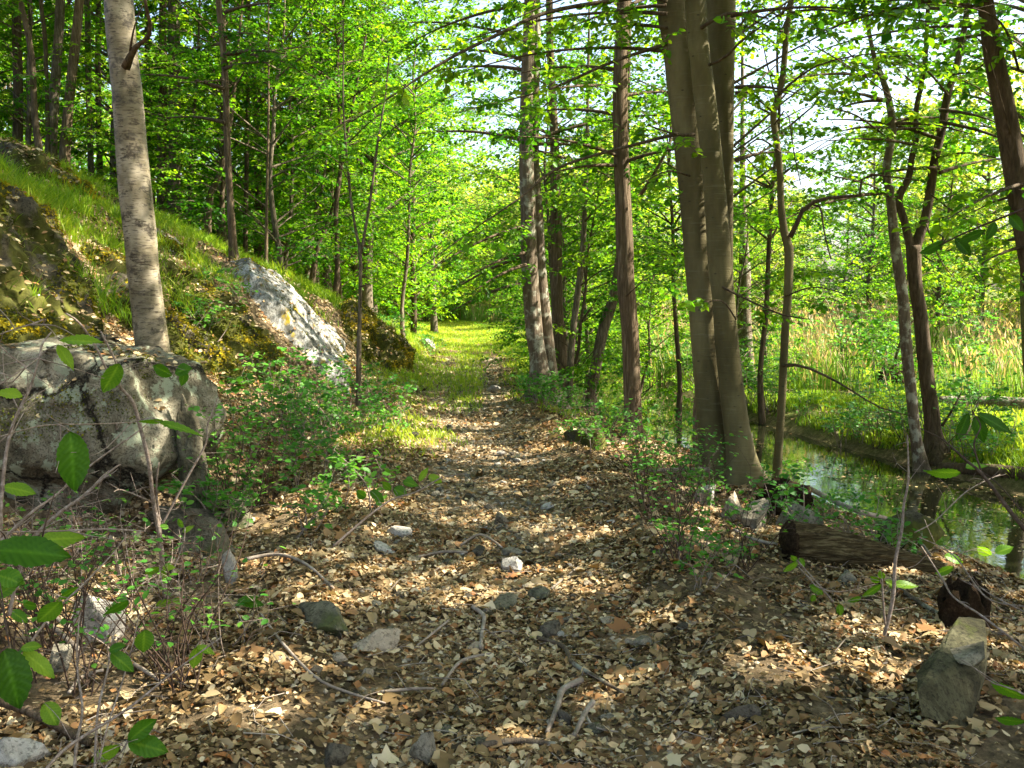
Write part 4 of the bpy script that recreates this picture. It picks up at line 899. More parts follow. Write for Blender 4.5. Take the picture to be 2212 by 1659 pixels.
px_tree('bank_tree', 'dark smooth tree on the far edge of the stream that splits into a tall V',
    [([(1973, 530, 32), (1977, 608, 28), (1988, 677, 29), (1995, 745, 30), (2002, 813, 31), (2011, 882, 32), (2018, 950, 36), (2024, 1005, 44)], 12.3, 12.3, 0),
     ([(2003, 51, 9), (1999, 120, 10), (1989, 188, 11), (1979, 239, 11), (1979, 301, 12), (1969, 342, 13), (1962, 386, 14), (1940, 431, 17), (1952, 472, 16), (1962, 515, 18), (1971, 545, 22)], 12.3, 12.3, 3.0, dict(ground=False)),
     ([(2088, 27, 12), (2078, 85, 13), (2068, 137, 14), (2047, 205, 16), (2034, 284, 17), (2020, 342, 18), (2010, 410, 19), (1999, 472, 20), (1984, 515, 22), (1975, 545, 26)], 12.3, 12.3, 4.0, dict(ground=False))],
    'bark_dark', seg=16, rough=.08, seed=56, lsize=.075, sp=(4, 7, .35), twig='bark_dark',
    limbs=[([(2020, 342, 5), (2080, 330, 4), (2150, 340, 3)], 12.2, 11.2, .8), ([(2047, 205, 6), (2010, 160, 5), (1960, 120, 4), (1900, 90, 3)], 12.2, 11.4, .7), ([(1985, 190, 5), (1940, 150, 4), (1890, 100, 2)], 12.2, 11.4, .8),
           ([(2060, 160, 5), (2110, 150, 4), (2160, 100, 3)], 12.2, 11.4, .6), ([(2035, 920, 6), (2060, 880, 5), (2075, 850, 3)], 12.2, 12, .3), ([(2010, 420, 4), (2080, 470, 3), (2160, 500, 3)], 12.2, 11.4, .6),
           ([(2000, 480, 4), (2030, 560, 3), (2080, 620, 2)], 12.2, 11.4, .4)]+rand_limbs(9, 2030, 20, 380, 12.2, (-1, 1), (100, 300), 21))
px_tree('dark_trunk_tree', 'thick dark trunk leaning left at the upper right edge of the picture',
    [([(2120, -30, 32), (2128, 0, 32), (2143, 103, 38), (2164, 205, 43), (2183, 308, 46), (2200, 410, 47), (2217, 500, 48), (2245, 650, 50), (2290, 900, 52), (2330, 1180, 60)], 8.2, 8.2, 4.0)],
    'bark_dark', seg=20, rough=.08, seed=58, high=1, lsize=.075, sp=(4, 7, .3), twig='bark_dark',
    limbs=[([(2200, 150, 6), (2170, 60, 5), (2110, 20, 4), (2000, 10, 3)], 8.2, 7.4, .7), ([(2183, 290, 4), (2120, 90, 3), (2060, 110, 2)], 8.1, 7.5, .3)]+rand_limbs(6, 2140, -120, 60, 8.2, (-1,), (150, 450), 7)+rand_limbs(4, 2215, 380, 560, 8.2, (-1,), (80, 170), 17, (0, .3)))

# prototypes of leafy forest trees, copied through the woods
U = lambda u: math.sqrt(max(.1, 1-(1.7*u-.75)**2))
PR = {
 'm0': gen_tree('maple_tree', 'x', 11, .14, 1.6, 3.0, 46, 9, 10, .125, 201, 'bark_grey', 'maple', TM if False else T6, .42),
 'm1': gen_tree('maple_tree', 'x', 9, .11, .9, 2.6, 42, 9, 10, .115, 202, 'bark_dark', 'maple', T6, .42, lean=.4),
 'm2': gen_tree('maple_tree', 'x', 13, .17, 3.0, 3.3, 48, 9, 10, .13, 203, 'bark_grey', 'maple', T6, .42, lean=-.3),
 'b0': gen_tree('young_beech', 'x', 6.0, .06, .7, 2.2, 34, 7, 9, .085, 204, 'bark_grey', 'beech', T6, .14, clr=.75, droop=.28, prof=U),
 'b1': gen_tree('young_beech', 'x', 4.2, .04, .5, 1.8, 26, 7, 9, .08, 205, 'bark_dark', 'beech', T6, .14, clr=.7, droop=.3, prof=U, lean=.6),
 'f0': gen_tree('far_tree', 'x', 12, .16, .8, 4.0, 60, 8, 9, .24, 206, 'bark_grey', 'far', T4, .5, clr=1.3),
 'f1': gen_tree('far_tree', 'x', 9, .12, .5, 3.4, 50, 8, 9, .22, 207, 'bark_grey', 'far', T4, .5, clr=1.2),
 'c0': gen_tree('layered_tree', 'x', 8.2, .055, 3.0, 2.7, 36, 8, 9, .085, 209, 'bark_grey', 'beech', T6, .16, clr=.85, droop=.25),
 'c1': gen_tree('layered_tree', 'x', 9.0, .06, 3.6, 2.5, 34, 8, 9, .09, 210, 'bark_dark', 'beech', T6, .2, clr=.9, droop=.2, lean=.3),
 'h0': gen_tree('added_canopy_tree', 'x', 13, .16, 6.0, 3.6, 40, 8, 9, .14, 208, 'bark_grey', 'beech', T6, .35, clr=1.1),
}
def put(key, x, y, sc, rot, label, group=None, dz=0, name=None):
    o = dup(PR[key], (x, y, h1(x, y)+dz), rot, sc, label, group or 0)
    if not group and 'group' in o: del o['group']
    if name: o.name = name
    return o
rt = np.random.default_rng(77)
def place(keys, specs, label, group, smin=.85, smax=1.2):
    for k, (x, y) in enumerate(specs):
        s = rt.uniform(smin, smax); put(keys[k % len(keys)], x, y, (s, s, s*rt.uniform(.9, 1.1)), rt.uniform(0, 6.28), label, group)
# left hillside leaf wall
place(['m1', 'm0', 'm2'], [(-12, 20.5), (-9.5, 22.5), (-15, 23), (-6.6, 24), (-8.2, 27), (-11.5, 27), (-18, 27), (-14.5, 30), (-5.9, 29.5), (-9.8, 32), (-13, 35), (-18.5, 34), (-7.2, 36), (-22, 31), (-24, 38), (-11, 40), (-16, 42), (-21, 45), (-28, 44), (-8.5, 44)],
      "leafy maple in the left hillside leaf wall", 'leafy maples on the left hillside')
place(['b0', 'b1'], [(-4.8, 19.5), (-7.2, 18.5), (-9.6, 18.6), (-4.4, 24), (-5.4, 22), (-11.8, 18), (-6.6, 21)], "young beech among the left hillside trunks", 'young beeches on the left hillside')
# over and beside the far part of the path
place(['m1', 'm0', 'b0'], [(-5.9, 34), (-7.5, 41), (-9.6, 48), (-9.5, 52), (-12.5, 57), (-15, 62)], "distant tree left of the far trail", 'trees left of the far trail')
place(['b0', 'b0', 'b1'], [(1.15, 18.5), (1.3, 22.5), (1.0, 27), (2.1, 32), (.9, 37)], "beech hanging over the far trail's right side", 'beeches right of the far trail', .7, .95)
place(['b1', 'b0'], [(2.6, 19.5), (4.6, 18.2), (3.6, 25), (6.5, 23), (8.0, 19.5)], 'small beech growing at the edge of the reeds', 'small beeches at the edge of the reeds', .7, .95)
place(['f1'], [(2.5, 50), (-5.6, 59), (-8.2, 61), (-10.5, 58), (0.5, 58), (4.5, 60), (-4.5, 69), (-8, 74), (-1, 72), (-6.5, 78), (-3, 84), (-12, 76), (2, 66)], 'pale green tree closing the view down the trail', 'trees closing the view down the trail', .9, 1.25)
place(['m1', 'm0', 'm2'], [(-3.4, 31), (-3.2, 37.5), (-4.3, 27), (-5.2, 30), (-5.0, 33), (-6.5, 38), (-8.0, 44), (-5.5, 25.5)], 'tall maple at the right end of the left leaf wall', 'maples at the right end of the left leaf wall', .85, 1.0)
place(['c0', 'c1'], [(2.7, 12.9), (4.6, 16.5), (.8, 16.8), (3.2, 17.5), (1.6, 20.5)], "layered tree between the big trunks", 'layered trees between the big trunks', .85, 1.05)
place(['c1', 'c0'], [(-4.0, 20.5), (-10.8, 16.5), (-8.6, 17.0), (-2.9, 24.5), (-6.0, 19.4)], "layered tree over the left bank", 'layered trees over the left bank', .9, 1.1)
place(['m1'], [(2.2, 25.5), (4.3, 29)], 'maple right of the far trail', 'maples right of the far trail', .6, .7)
place(['b1'], [(.8, 15.6), (.95, 21.5), (.7, 30)], 'small beech drooping over the right verge of the trail', 'small drooping beeches right of the trail', .85, 1.0)
# beyond the marsh
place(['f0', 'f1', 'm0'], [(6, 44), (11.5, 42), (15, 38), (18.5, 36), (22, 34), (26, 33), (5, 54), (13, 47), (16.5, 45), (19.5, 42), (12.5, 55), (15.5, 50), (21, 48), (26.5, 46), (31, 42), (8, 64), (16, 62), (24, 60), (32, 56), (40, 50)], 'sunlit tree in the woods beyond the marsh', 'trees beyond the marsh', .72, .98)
place(['m1', 'm0'], [(16, 25), (18.5, 28), (14.5, 31), (20.5, 31)], 'darker green tree at the right edge of the marsh', 'trees at the right edge of the marsh', .8, 1.0)
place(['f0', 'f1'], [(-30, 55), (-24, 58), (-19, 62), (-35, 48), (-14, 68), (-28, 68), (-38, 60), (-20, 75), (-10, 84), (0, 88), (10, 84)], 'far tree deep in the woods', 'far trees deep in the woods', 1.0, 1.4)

# trees added off frame for shade, leaves cut where they would block sun patches
def to_px(x, y, z):
    z = z-CAMZ; f = y*math.cos(PITCH)-z*math.sin(PITCH); u = y*math.sin(PITCH)+z*math.cos(PITCH); f = np.maximum(f, .05)
    return 1106+FV*x/f, 829.5-FV*u/f
PATCH = [(1060, 1005, 130, 26), (1250, 1035, 120, 20), (980, 1125, 110, 16), (1300, 1135, 90, 12), (1420, 1190, 120, 12), (960, 870, 60, 14), (930, 960, 60, 12), (1180, 930, 60, 12), (560, 1560, 120, 30), (1400, 1480, 120, 20), (880, 1090, 120, 16), (1330, 1240, 100, 16), (640, 1130, 90, 20), (1000, 1245, 230, 42), (1010, 1215, 90, 22), (1800, 1425, 420, 48), (1620, 1400, 150, 30), (1280, 985, 150, 34), (1120, 1072, 110, 14), (1450, 1155, 230, 15), (1180, 1140, 120, 12), (220, 1440, 150, 70), (90, 1350, 90, 60), (210, 1320, 80, 60), (300, 1530, 150, 40),
         (540, 1230, 70, 35), (700, 1300, 90, 25), (950, 930, 90, 20), (780, 1530, 110, 22), (1280, 1520, 80, 18), (1950, 1240, 60, 12), (1560, 1090, 100, 45), (230, 1080, 120, 22), (700, 1090, 110, 20), (1100, 1620, 90, 16), (1500, 1620, 200, 20), (2050, 1400, 60, 30), 
         (900, 1000, 80, 14), (620, 1440, 120, 14), (60, 1560, 90, 30), (470, 1500, 60, 14), (800, 1150, 80, 14)]
def sunny(Q):
    """probability that a leaf at Q has to be missing so that the known sun patches on the ground stay sunny"""
    k = (Q[:, 2]-np.clip(H(Q[:, 0]-TS[0]/TS[2]*Q[:, 2], Q[:, 1]-TS[1]/TS[2]*Q[:, 2]), -.8, 3))/TS[2]
    g = Q-TS*k[:, None]; px, py = to_px(g[:, 0], g[:, 1], g[:, 2]); py = np.where(g[:, 1] < .5, 9999, py)
    m = np.zeros(len(Q))
    wob = fbm(np.stack([g[:, 0], g[:, 1], g[:, 0]*0], 1)*3.0, 71, 3)*.9
    for cx, cy, rx, ry in PATCH:
        r = np.hypot((px-cx)/(rx*1.35), (py-cy)/(ry*1.5))+wob; m = np.maximum(m, r < 1)
    return m
def added_canopy_tree(x, y, hgt, z0, rad, seed, nl, label, group, ntw=9, nleaf=9, ls=.15, bark='bark_grey'):
    rng = np.random.default_rng(seed); th = thing('added_canopy_tree', label, 'tree', (x, y, h1(x, y)), group)
    n = 9; zz = np.linspace(-.2, hgt, n); px = np.cumsum(rng.normal(size=n))*.06; py = np.cumsum(rng.normal(size=n))*.06; px -= px[0]; py -= py[0]
    part('trunk', tube(np.stack([px, py, zz], 1), .17*np.clip(1-zz/hgt*.85, .08, 1), 12, 30, rough=.04, rs=7, seed=seed), M[bark], th)
    br, (V, F, T) = crown_parts(rng, nl, z0, hgt, rad, ntw, nleaf, ls, T4, .4, .05, None, 1.15)
    k = 4; V = V.reshape(-1, k, 3); keep = sunny(V.mean(1)+np.array(th.location)) < .5
    V = V[keep]; T = T.reshape(-1, k)[keep]; N = len(V); off = (np.arange(N)*k)[:, None]
    part('branches', br, M[bark], th)
    mesh('crown', V.reshape(-1, 3), [np.concatenate([off+np.array([0, 1, 2]), off+np.array([0, 2, 3])])], M['beech'], th, T.ravel())
for k, (x, y, hg) in enumerate([(7.4, 4.2, 12), (9.6, 8.4, 13), (8.0, .6, 12), (12.0, 5.4, 15), (11.6, 12.2, 13), (5.4, -2.2, 12), (13.8, 9.2, 15), (11, 1.6, 15), (9.6, 16.5, 11), (15, 3.5, 17), (6.2, 7.6, 9)]):
    added_canopy_tree(x, y, hg, 5.0 if k != 10 else 4.6, 3.5 if k != 10 else 2.6, 400+k, 40, 'tall tree added beyond the stream to shade the trail', 'tall trees added beyond the stream')
for k, (x, y, hg) in enumerate([(4.7, 5.9, 10), (5.0, 2.2, 10)]):
    added_canopy_tree(x, y, hg, 5.3, 2.8, 460+k, 34, 'slim tree added on the near right bank to shade the trail', 'slim trees added on the near right bank')  # pair added off frame to put the boulder and foreground in shade
for k, (x, y, hg) in enumerate([(-4.8, 2.6, 12), (-2.6, .2, 11)]):
    added_canopy_tree(x, y, hg, 6.5, 3.4, 430+k, 34, 'tall tree added for shade on the near left hillside above the boulder', 'tall trees added for shade on the near left hillside')  # added on the left side too, for denser canopy shade

# ------------------------------------------------------------------ logs, stumps, sticks
def ground_pts(pts, lift=.5):
    W, Rd = [], []
    for x, y, w_ in pts:
        g, t = G(x, y); r = w_/2/FV*t*1.05; g = g.copy(); g[2] = h1(g[0], g[1])+r*lift+.03; W.append(g); Rd.append(r)
    return np.array(W), np.array(Rd)
def stick(label, pts, mat='deadwood', side=(), name='fallen_stick', lift=1.2, arch=None, cat='stick', seg=8):
    W, Rd = ground_pts(pts, lift)
    if arch is not None: W[:, 2] += np.array(arch)
    ps = [tube(W, Rd, seg, max(8, len(pts)*6), rough=Rd.mean()*.5, rs=30, seed=len(label))]
    for sp_ in side:
        w2, r2 = ground_pts(sp_, lift); ps.append(tube(w2, r2, 6, 12, rough=Rd.mean()*.3, rs=30))
    V, F, _ = join(ps); c = W.mean(0)
    o = mesh(name, V, F, M[mat], loc=c); o.location = tuple(c); return tag(o, label, cat)
stick('pale curved stick at the bottom centre, the thickest one', [(1257, 1499, 14), (1216, 1516, 14), (1205, 1547, 12), (1182, 1605, 9)])
stick('pale forked stick just right of the thickest bottom stick', [(1281, 1540, 12), (1264, 1571, 11), (1240, 1615, 9)], side=[[(1264, 1571, 6), (1284, 1598, 5), (1335, 1612, 4)]])
stick('short thin stick lying flat left of the bottom centre', [(823, 1516, 6), (894, 1512, 7), (942, 1506, 4)])
stick('crooked upright looking stick in the path centre', [(1021, 1328, 8), (1045, 1355, 9), (1041, 1385, 8), (1038, 1425, 8)])
stick('straight thin stick left of the crooked path stick', [(901, 1420, 5), (970, 1359, 5)])
stick('thin curved stick below the crooked path stick', [(956, 1499, 6), (997, 1454, 7), (1062, 1434, 5)])
stick('long dark stick running diagonally right of centre', [(1161, 1396, 9), (1216, 1420, 9), (1236, 1454, 9), (1284, 1485, 9), (1346, 1516, 6)], 'bark_lichen')
stick('long thin curved stick running from the left rocks to the bottom centre', [(564, 1345, 5), (615, 1417, 6), (684, 1488, 6), (752, 1516, 6), (833, 1547, 4)])
stick('thick rough stick at the bottom edge', [(1035, 1645, 13), (1113, 1627, 13), (1199, 1637, 10)], 'bark_lichen')
stick('bent white twig arching above the leaves in the middle of the path', [(995, 1192, 5), (1034, 1192, 5), (1065, 1194, 5), (1085, 1196, 5)], arch=[0, .07, .045, 0], lift=.5)
stick('short white stick right of the sunny leaves', [(1190, 1288, 5), (1250, 1240, 4)])
stick('pale curved stick pointing at the rotten end of the log', [(1586, 1160, 6), (1627, 1181, 7), (1678, 1193, 8)])
stick('straight mossy stick between the log and the rotten stump', [(1931, 1287, 9), (2003, 1331, 9), (2054, 1362, 9)], 'bark_lichen')
stick('pale bare branch lying at the foot of the beech', [(1380, 1032, 6), (1480, 1035, 9), (1560, 1035, 10), (1660, 1042, 11)], lift=2.5)
stick('long pale branch lying behind the decayed log', [(1745, 1085, 11), (1798, 1114, 11), (1849, 1134, 11), (1934, 1154, 9), (1990, 1200, 7), (2010, 1222, 5)], lift=4)
stick('dark thick branch at the bottom left corner', [(-20, 1540, 20), (62, 1570, 20), (116, 1598, 20), (195, 1632, 16)], 'bark_brown', name='fallen_branch', cat='branch')
stick('short thick pale stick left of the boulder twigs', [(96, 1362, 10), (130, 1392, 11), (171, 1426, 11)])
stick('second short pale stick beside the speckled stone', [(108, 1350, 9), (145, 1378, 9), (178, 1408, 8)])
stick('pale stick among the leaves at lower left', [(255, 1440, 8), (310, 1470, 8), (352, 1500, 6)])
stick('grey curved stick at the lower left among leaves', [(225, 1470, 7), (180, 1490, 8), (150, 1520, 7)])
stick('pale root like stick at the left path edge', [(530, 1225, 9), (600, 1215, 8), (660, 1235, 6), (720, 1290, 6)])
stick('thin white stick across the sunny middle of the path', [(880, 1222, 4), (950, 1212, 6), (1010, 1208, 5)])
def twig_litter():
    rng = np.random.default_rng(19); p = scatter(2600, (-5, 5), (1.9, 16), rng, lambda x, y: litter_dens(x, y)); N = len(p); a = rng.uniform(0, 6.28, N); L = rng.uniform(.04, .28, N)
    z = H(p[:, 0], p[:, 1])+rng.uniform(.015, .045, N); A = np.column_stack([p, z]); d_ = np.stack([np.cos(a), np.sin(a), rng.normal(size=N)*.12], 1)*L[:, None]; m = A+d_*.5+rng.normal(size=(N, 3))*L[:, None]*.08; B = A+d_
    B[:, 2] = H(B[:, 0], B[:, 1])+rng.uniform(.01, .05, N); r = rng.uniform(.001, .0035, N)
    V, F, _ = join([sticks(A, m, r, r*.8), sticks(m, B, r*.8, r*.45)]); tag(mesh('twig_litter', V, F, M['deadwood']), 'thin broken dead twigs strewn among the fallen leaves', 'twigs', None, 'stuff')
twig_litter()
W = np.array([G(263, 1256)[0]+np.array([0, 0, -.03]), P(252, 1215, 4.86)[0], P(247, 1190, 4.85)[0], P(238, 1160, 4.8)[0]])
o = mesh('broken_stick', *tube(W, [.016, .013, .012, .013], 8, 16, rough=.004, rs=30), M['deadwood'], loc=W[0]); o.location = tuple(W[0]); tag(o, 'broken pale stick standing upright in the leaves below the huge boulder', 'stick')

def log():
    A, t = G(1712, 1218); B, t2 = G(2035, 1252); r = 46/FV*t
    A = A+np.array([0, .10, r*.8]); B = B+np.array([0, .05, .03]); c = (A+B)/2
    th = thing('decayed_log', 'decayed grooved log with a dark rotten end lying on the right bank', 'log', A)
    n = 70; seg = 40; tt = np.linspace(0, 1, n)[:, None]; pts = A+(B-A)*tt+np.array([0, 0, 1])*(np.sin(tt*3)*.02)
    rad = r*(1-.42*tt[:, 0]); V, F = tube(pts, rad, seg, n, cap=False)
    ang = np.tile(np.linspace(0, 2*np.pi, seg, endpoint=False), n); al = np.repeat(tt[:, 0], seg)
    V = V.reshape(n, seg, 3); ctr = V.mean(1, keepdims=True); dv = (V-ctr).reshape(-1, 3)
    g = fbm(np.stack([np.cos(ang)*4, np.sin(ang)*4, al*2.5], 1), 5, 4)*.42-.5*np.maximum(fbm(np.stack([np.cos(ang)*7, np.sin(ang)*7, al*1.6], 1), 15, 2), .12)+fbm(np.stack([np.cos(ang)*11, np.sin(ang)*11, al*5], 1), 6, 2)*.12
    V = V.reshape(-1, 3)+dv*g[:, None]
    part('log_body', (V, F), M['logwood'], th, loc=A)
    ax = nrm(B-A); V2, F2 = ICO[4]; V2 = V2*np.array([.05, r*.96, r*1.0]); V2 = V2*(1+.3*fbm(V2*26, 3, 3)[:, None])
    a = math.atan2(ax[1], ax[0]); V2 = rotz(V2, a)+A+ax*.01
    o = part('rotten_end', (V2, [F2]), M['rotten'], th, loc=A)
log()
def lump(name, label, box, mat, seed, cat, hk=1.0, rough=.45, d=None, depth=.8):
    x0, y0, x1, y1 = box; g, t = G((x0+x1)/2, y1) if d is None else P((x0+x1)/2, y1, d); w_ = (x1-x0)/FV*t; h_ = (y1-y0)/FV*t*hk
    V, F = ICO[5]; V = V*np.array([w_/2, w_/2*depth, h_*.62]); V = V*(1+rough*fbm(V/w_*4.5+seed, seed, 5)[:, None]); V = V+V*(.18*fbm(V/w_*18+seed, seed+2, 2))[:, None]
    V[:, 2] += h_*.4; o = mesh(name, V, [F], M[mat]); o.location = (g[0], g[1]+w_*.3, g[2]); return tag(o, label, cat)
def stump():
    g, t = G(2100, 1372); r = 56/FV*t; hgt = 100/FV*t; n = 26; seg = 44
    th = thing('rotten_stump', 'black rotten hollow stump in the shade at the right behind the tilted stone', 'stump', g)
    a = np.linspace(0, 2*np.pi, seg, endpoint=False); top = hgt*(.85+.35*vnoise(np.stack([np.cos(a)*2.5, np.sin(a)*2.5, a*0], 1), 4)+.15*vnoise(np.stack([np.cos(a)*9, np.sin(a)*9, a*0], 1), 5))
    Vs = []
    for s_, k in ((1, 0), (-1, 1)):
        for i in range(n):
            t_ = i/(n-1) if s_ > 0 else 1-i/(n-1)
            rr = r*(1.25-.3*min(t_*2, 1)) if s_ > 0 else r*.72
            z = top*t_-.03 if s_ > 0 else top*max(t_, .15)
            jit = 1+.16*fbm(np.stack([np.cos(a)*4, np.sin(a)*4, z*14], 1), 8+k, 3); Vs.append(np.stack([np.cos(a)*rr*jit, np.sin(a)*rr*jit*.8, z], 1))
    V = np.concatenate(Vs)+g+np.array([0, r*.7, 0]); m = 2*n; i = np.arange(m-1)[:, None]*seg; j = np.arange(seg)[None]; j2 = (j+1) % seg
    F = np.stack([i+j, i+j2, i+seg+j2, i+seg+j], -1).reshape(-1, 4)
    part('stump_wall', (V, [F]), M['rotten'], th, loc=g)
stump()
lump('root_mound', 'dark earthy root mound at the foot of the crooked tree', (1645, 1045, 1760, 1125), 'rotten', 3, 'mound')
lump('brush_mound', 'brown earth mound on the marsh bank behind the bank trees', (1905, 790, 1985, 838), 'rotten', 5, 'mound')
def farlog(label, a, b, r0, r1, mat, dz=0, zoff=0.1):
    A, t = G(*a); B, t2 = G(*b); A[2] += zoff+dz; B[2] += zoff; th = tube([A, (A+B)/2+np.array([0, 0, .03]), B], [r0, (r0+r1)/2, r1], 14, 30, rough=.02, rs=8)
    o = mesh('fallen_log', *th, M[mat], loc=A); o.location = tuple(A); return tag(o, label, 'log')
farlog('long grey fallen log on the grass beyond the stream at the right edge', (2030, 882), (2290, 900), .10, .15, 'bark_lichen', zoff=.12)
farlog('dark wet log lying along the far edge of the stream', (2030, 1010), (2300, 1040), .07, .11, 'bark_dark', zoff=.0)

# ------------------------------------------------------------------ undergrowth
def gen_shrub(hgt, nst, spread, lsize, ntw, nleaf, seed, leafy=1.0, stem='twig', leafm='shrub', rad=.006):
    rng = np.random.default_rng(seed); th = thing('leafy_shrub', 'x', 'shrub'); ts, A_, E_, = [], [], []
    for k in range(nst):
        a = rng.uniform(0, 6.28); l = hgt*rng.uniform(.55, 1.1); sp_ = spread*rng.uniform(.3, 1.1)
        b = np.array([rng.normal()*.05, rng.normal()*.05, -.03]); e = b+np.array([math.cos(a)*sp_, math.sin(a)*sp_, l])
        m1 = b+(e-b)*.4+rng.normal(size=3)*.06*hgt; m2 = b+(e-b)*.72+rng.normal(size=3)*.06*hgt
        pts = spline(np.array([b, m1, m2, e]), 14); ts.append(tube(pts, np.linspace(rad, rad*.25, 14), 5, 14, cap=False))
        for q in range(ntw):
            i = rng.integers(5, 14) if q else 13; p = pts[min(i, 13)]; d_ = nrm(np.array([rng.normal(), rng.normal(), rng.uniform(-.1, .6)]))*hgt*rng.uniform(.12, .3)
            A_.append(p); E_.append(p+d_)
    A_ = np.array(A_); E_ = np.array(E_); N = len(A_); ts.append(sticks(A_, E_, np.full(N, rad*.35), np.full(N, rad*.15)))
    s_ = (np.arange(nleaf)+.6)/nleaf; T = nrm(E_-A_); side = nrm(np.cross(T, np.array([0, 0, 1.])+rng.normal(size=(N, 3))*.2)); sg = np.where(np.arange(nleaf) % 2 == 0, 1., -1.)
    pos = A_[:, None]+(E_-A_)[:, None]*s_[None, :, None]; ax = T[:, None]*.6+side[:, None]*sg[None, :, None]*.8+rng.normal(size=(N, nleaf, 3))*.2+np.array([0, 0, -.15])
    nm = np.array([0, 0, 1])+rng.normal(size=(N, nleaf, 3))*.45; keep = rng.random(N*nleaf) < leafy
    ti = np.clip(rng.uniform(.2, .85, N)[:, None]+rng.normal(size=(N, nleaf))*.12, 0, 1).ravel()
    lv = leaves(pos.reshape(-1, 3)[keep], ax.reshape(-1, 3)[keep], nm.reshape(-1, 3)[keep], (lsize*rng.uniform(.55, 1.3, N*nleaf))[keep], T8, ti[keep])
    part('stems', join(ts)[:2], M[stem], th); part('foliage', lv, M[leafm], th); return th
SH = [gen_shrub(.75, 6, .38, .066, 8, 4, 500, .8), gen_shrub(1.1, 6, .45, .06, 11, 5, 501, .8), gen_shrub(.5, 5, .3, .058, 7, 4, 502, .85), gen_shrub(.9, 8, .5, .05, 9, 5, 503, .6, 'twig_dark'),
      gen_shrub(1.3, 5, .4, .06, 13, 6, 504, .8, 'twig_dark', 'shrub', .008), gen_shrub(.28, 5, .18, .045, 5, 5, 505, .95), gen_shrub(.8, 9, .5, .04, 8, 4, 506, .22, 'twig_dark', 'shrub', .005), gen_shrub(.7, 7, .45, .045, 8, 4, 507, .2, 'twig', 'shrub', .005)]
rq = np.random.default_rng(91)
def shrubs(spec, n, label, group, kinds, smin=.8, smax=1.15, ok=None):
    k = 0; tries = 0
    while k < n and tries < n*30:
        tries += 1; xv = rq.uniform(spec[0], spec[2]); yv = rq.uniform(spec[1], spec[3]); g, t = G(xv, yv)
        if ok is not None and not ok(g[0], g[1]): continue
        if g[0] > stream_x(g[1])-1.6 and g[0] < stream_x(g[1])+1.3: continue
        s_ = rq.uniform(smin, smax); dup(SH[kinds[rq.integers(len(kinds))]], g, rq.uniform(0, 6.28), s_, label, group); k += 1
off_path = lambda x, y: abs(x-path_x(y)) > path_w(y)*1.15
shrubs((430, 900, 800, 1010), 10, "leafy shrub between the rock faces and the trail", 'shrubs of the left thicket', [0, 2, 3, 6, 0], .7, 1.0, ok=off_path)
shrubs((430, 1010, 800, 1180), 15, "low leafy shrub right of the huge boulder", 'low shrubs right of the huge boulder', [6, 3, 2, 2, 5], .7, 1.0, ok=off_path)
shrubs((560, 860, 830, 930), 7, "shrub at the foot of the white rock face", 'shrubs at the foot of the white rock face', [0, 3, 0], .7, .95, ok=off_path)
shrubs((1230, 905, 1480, 985), 12, 'leafy shrub in the undergrowth left of the beech', 'shrubs left of the beech', [2, 2, 5, 6], .8, 1, ok=off_path)
shrubs((1340, 985, 1540, 1120), 9, 'leafy shrub growing in front of the beech trunk', 'shrubs in front of the beech', [6, 3, 2, 7], .6, .9, ok=off_path)
shrubs((1640, 1050, 1760, 1130), 4, 'leafy shrub beside the root mound and the crooked tree', 'shrubs beside the crooked tree', [2, 5, 2], .6, .9)
shrubs((1140, 850, 1350, 905), 20, 'small bright shrub around the foot of the double trunk', 'shrubs round the double trunk', [2, 2, 5, 2], .7, 1., ok=off_path)
shrubs((1740, 1110, 2212, 1230), 7, 'leafy shrub on the right bank near the decayed log', 'shrubs near the decayed log', [2, 5, 5], .6, .9)
shrubs((10, 1200, 480, 1500), 16, 'nearly bare twiggy shrub at the lower left', 'bare twiggy shrubs at the lower left', [6, 7, 7], .6, .95)
shrubs((1380, 1150, 1620, 1330), 7, "thin seedling in the leaves before the beech", 'seedlings in front of the beech', [2, 5, 6], .5, .8)
shrubs((620, 900, 900, 960), 12, 'low leafy plant on the left verge of the trail', 'low plants on the left verge', [5, 2], ok=off_path)
shrubs((1640, 925, 2212, 1015), 18, 'small plant trailing over the far stream edge', 'plants on the far stream edge', [2, 5], .7, 1.1)
shrubs((1640, 830, 2212, 985), 30, "low bushy plant on the marsh bank", 'low plants on the marsh bank', [2, 5, 0, 3], .8, 1.3)
shrubs((1650, 770, 2212, 850), 16, 'rounded leafy bush at the near edge of the reeds', 'bushes at the near edge of the reeds', [0, 1, 4], 1.3, 1.9)
shrubs((1280, 780, 1640, 900), 22, 'bushy plant on the open bank behind the beech', 'plants behind the beech', [0, 1, 2], 1, 1.5)
shrubs((380, 640, 560, 760), 8, "small plant on the mossy rock face", 'plants on the mossy rock face', [5, 2], .7, 1)
shrubs((800, 690, 960, 780), 10, 'small plant on the grassy bank beyond the low ledge', 'plants beyond the low ledge', [5, 2], 1, 1.5)
for o in SH:
    for c in list(o.children): bpy.data.objects.remove(c)
    bpy.data.objects.remove(o)
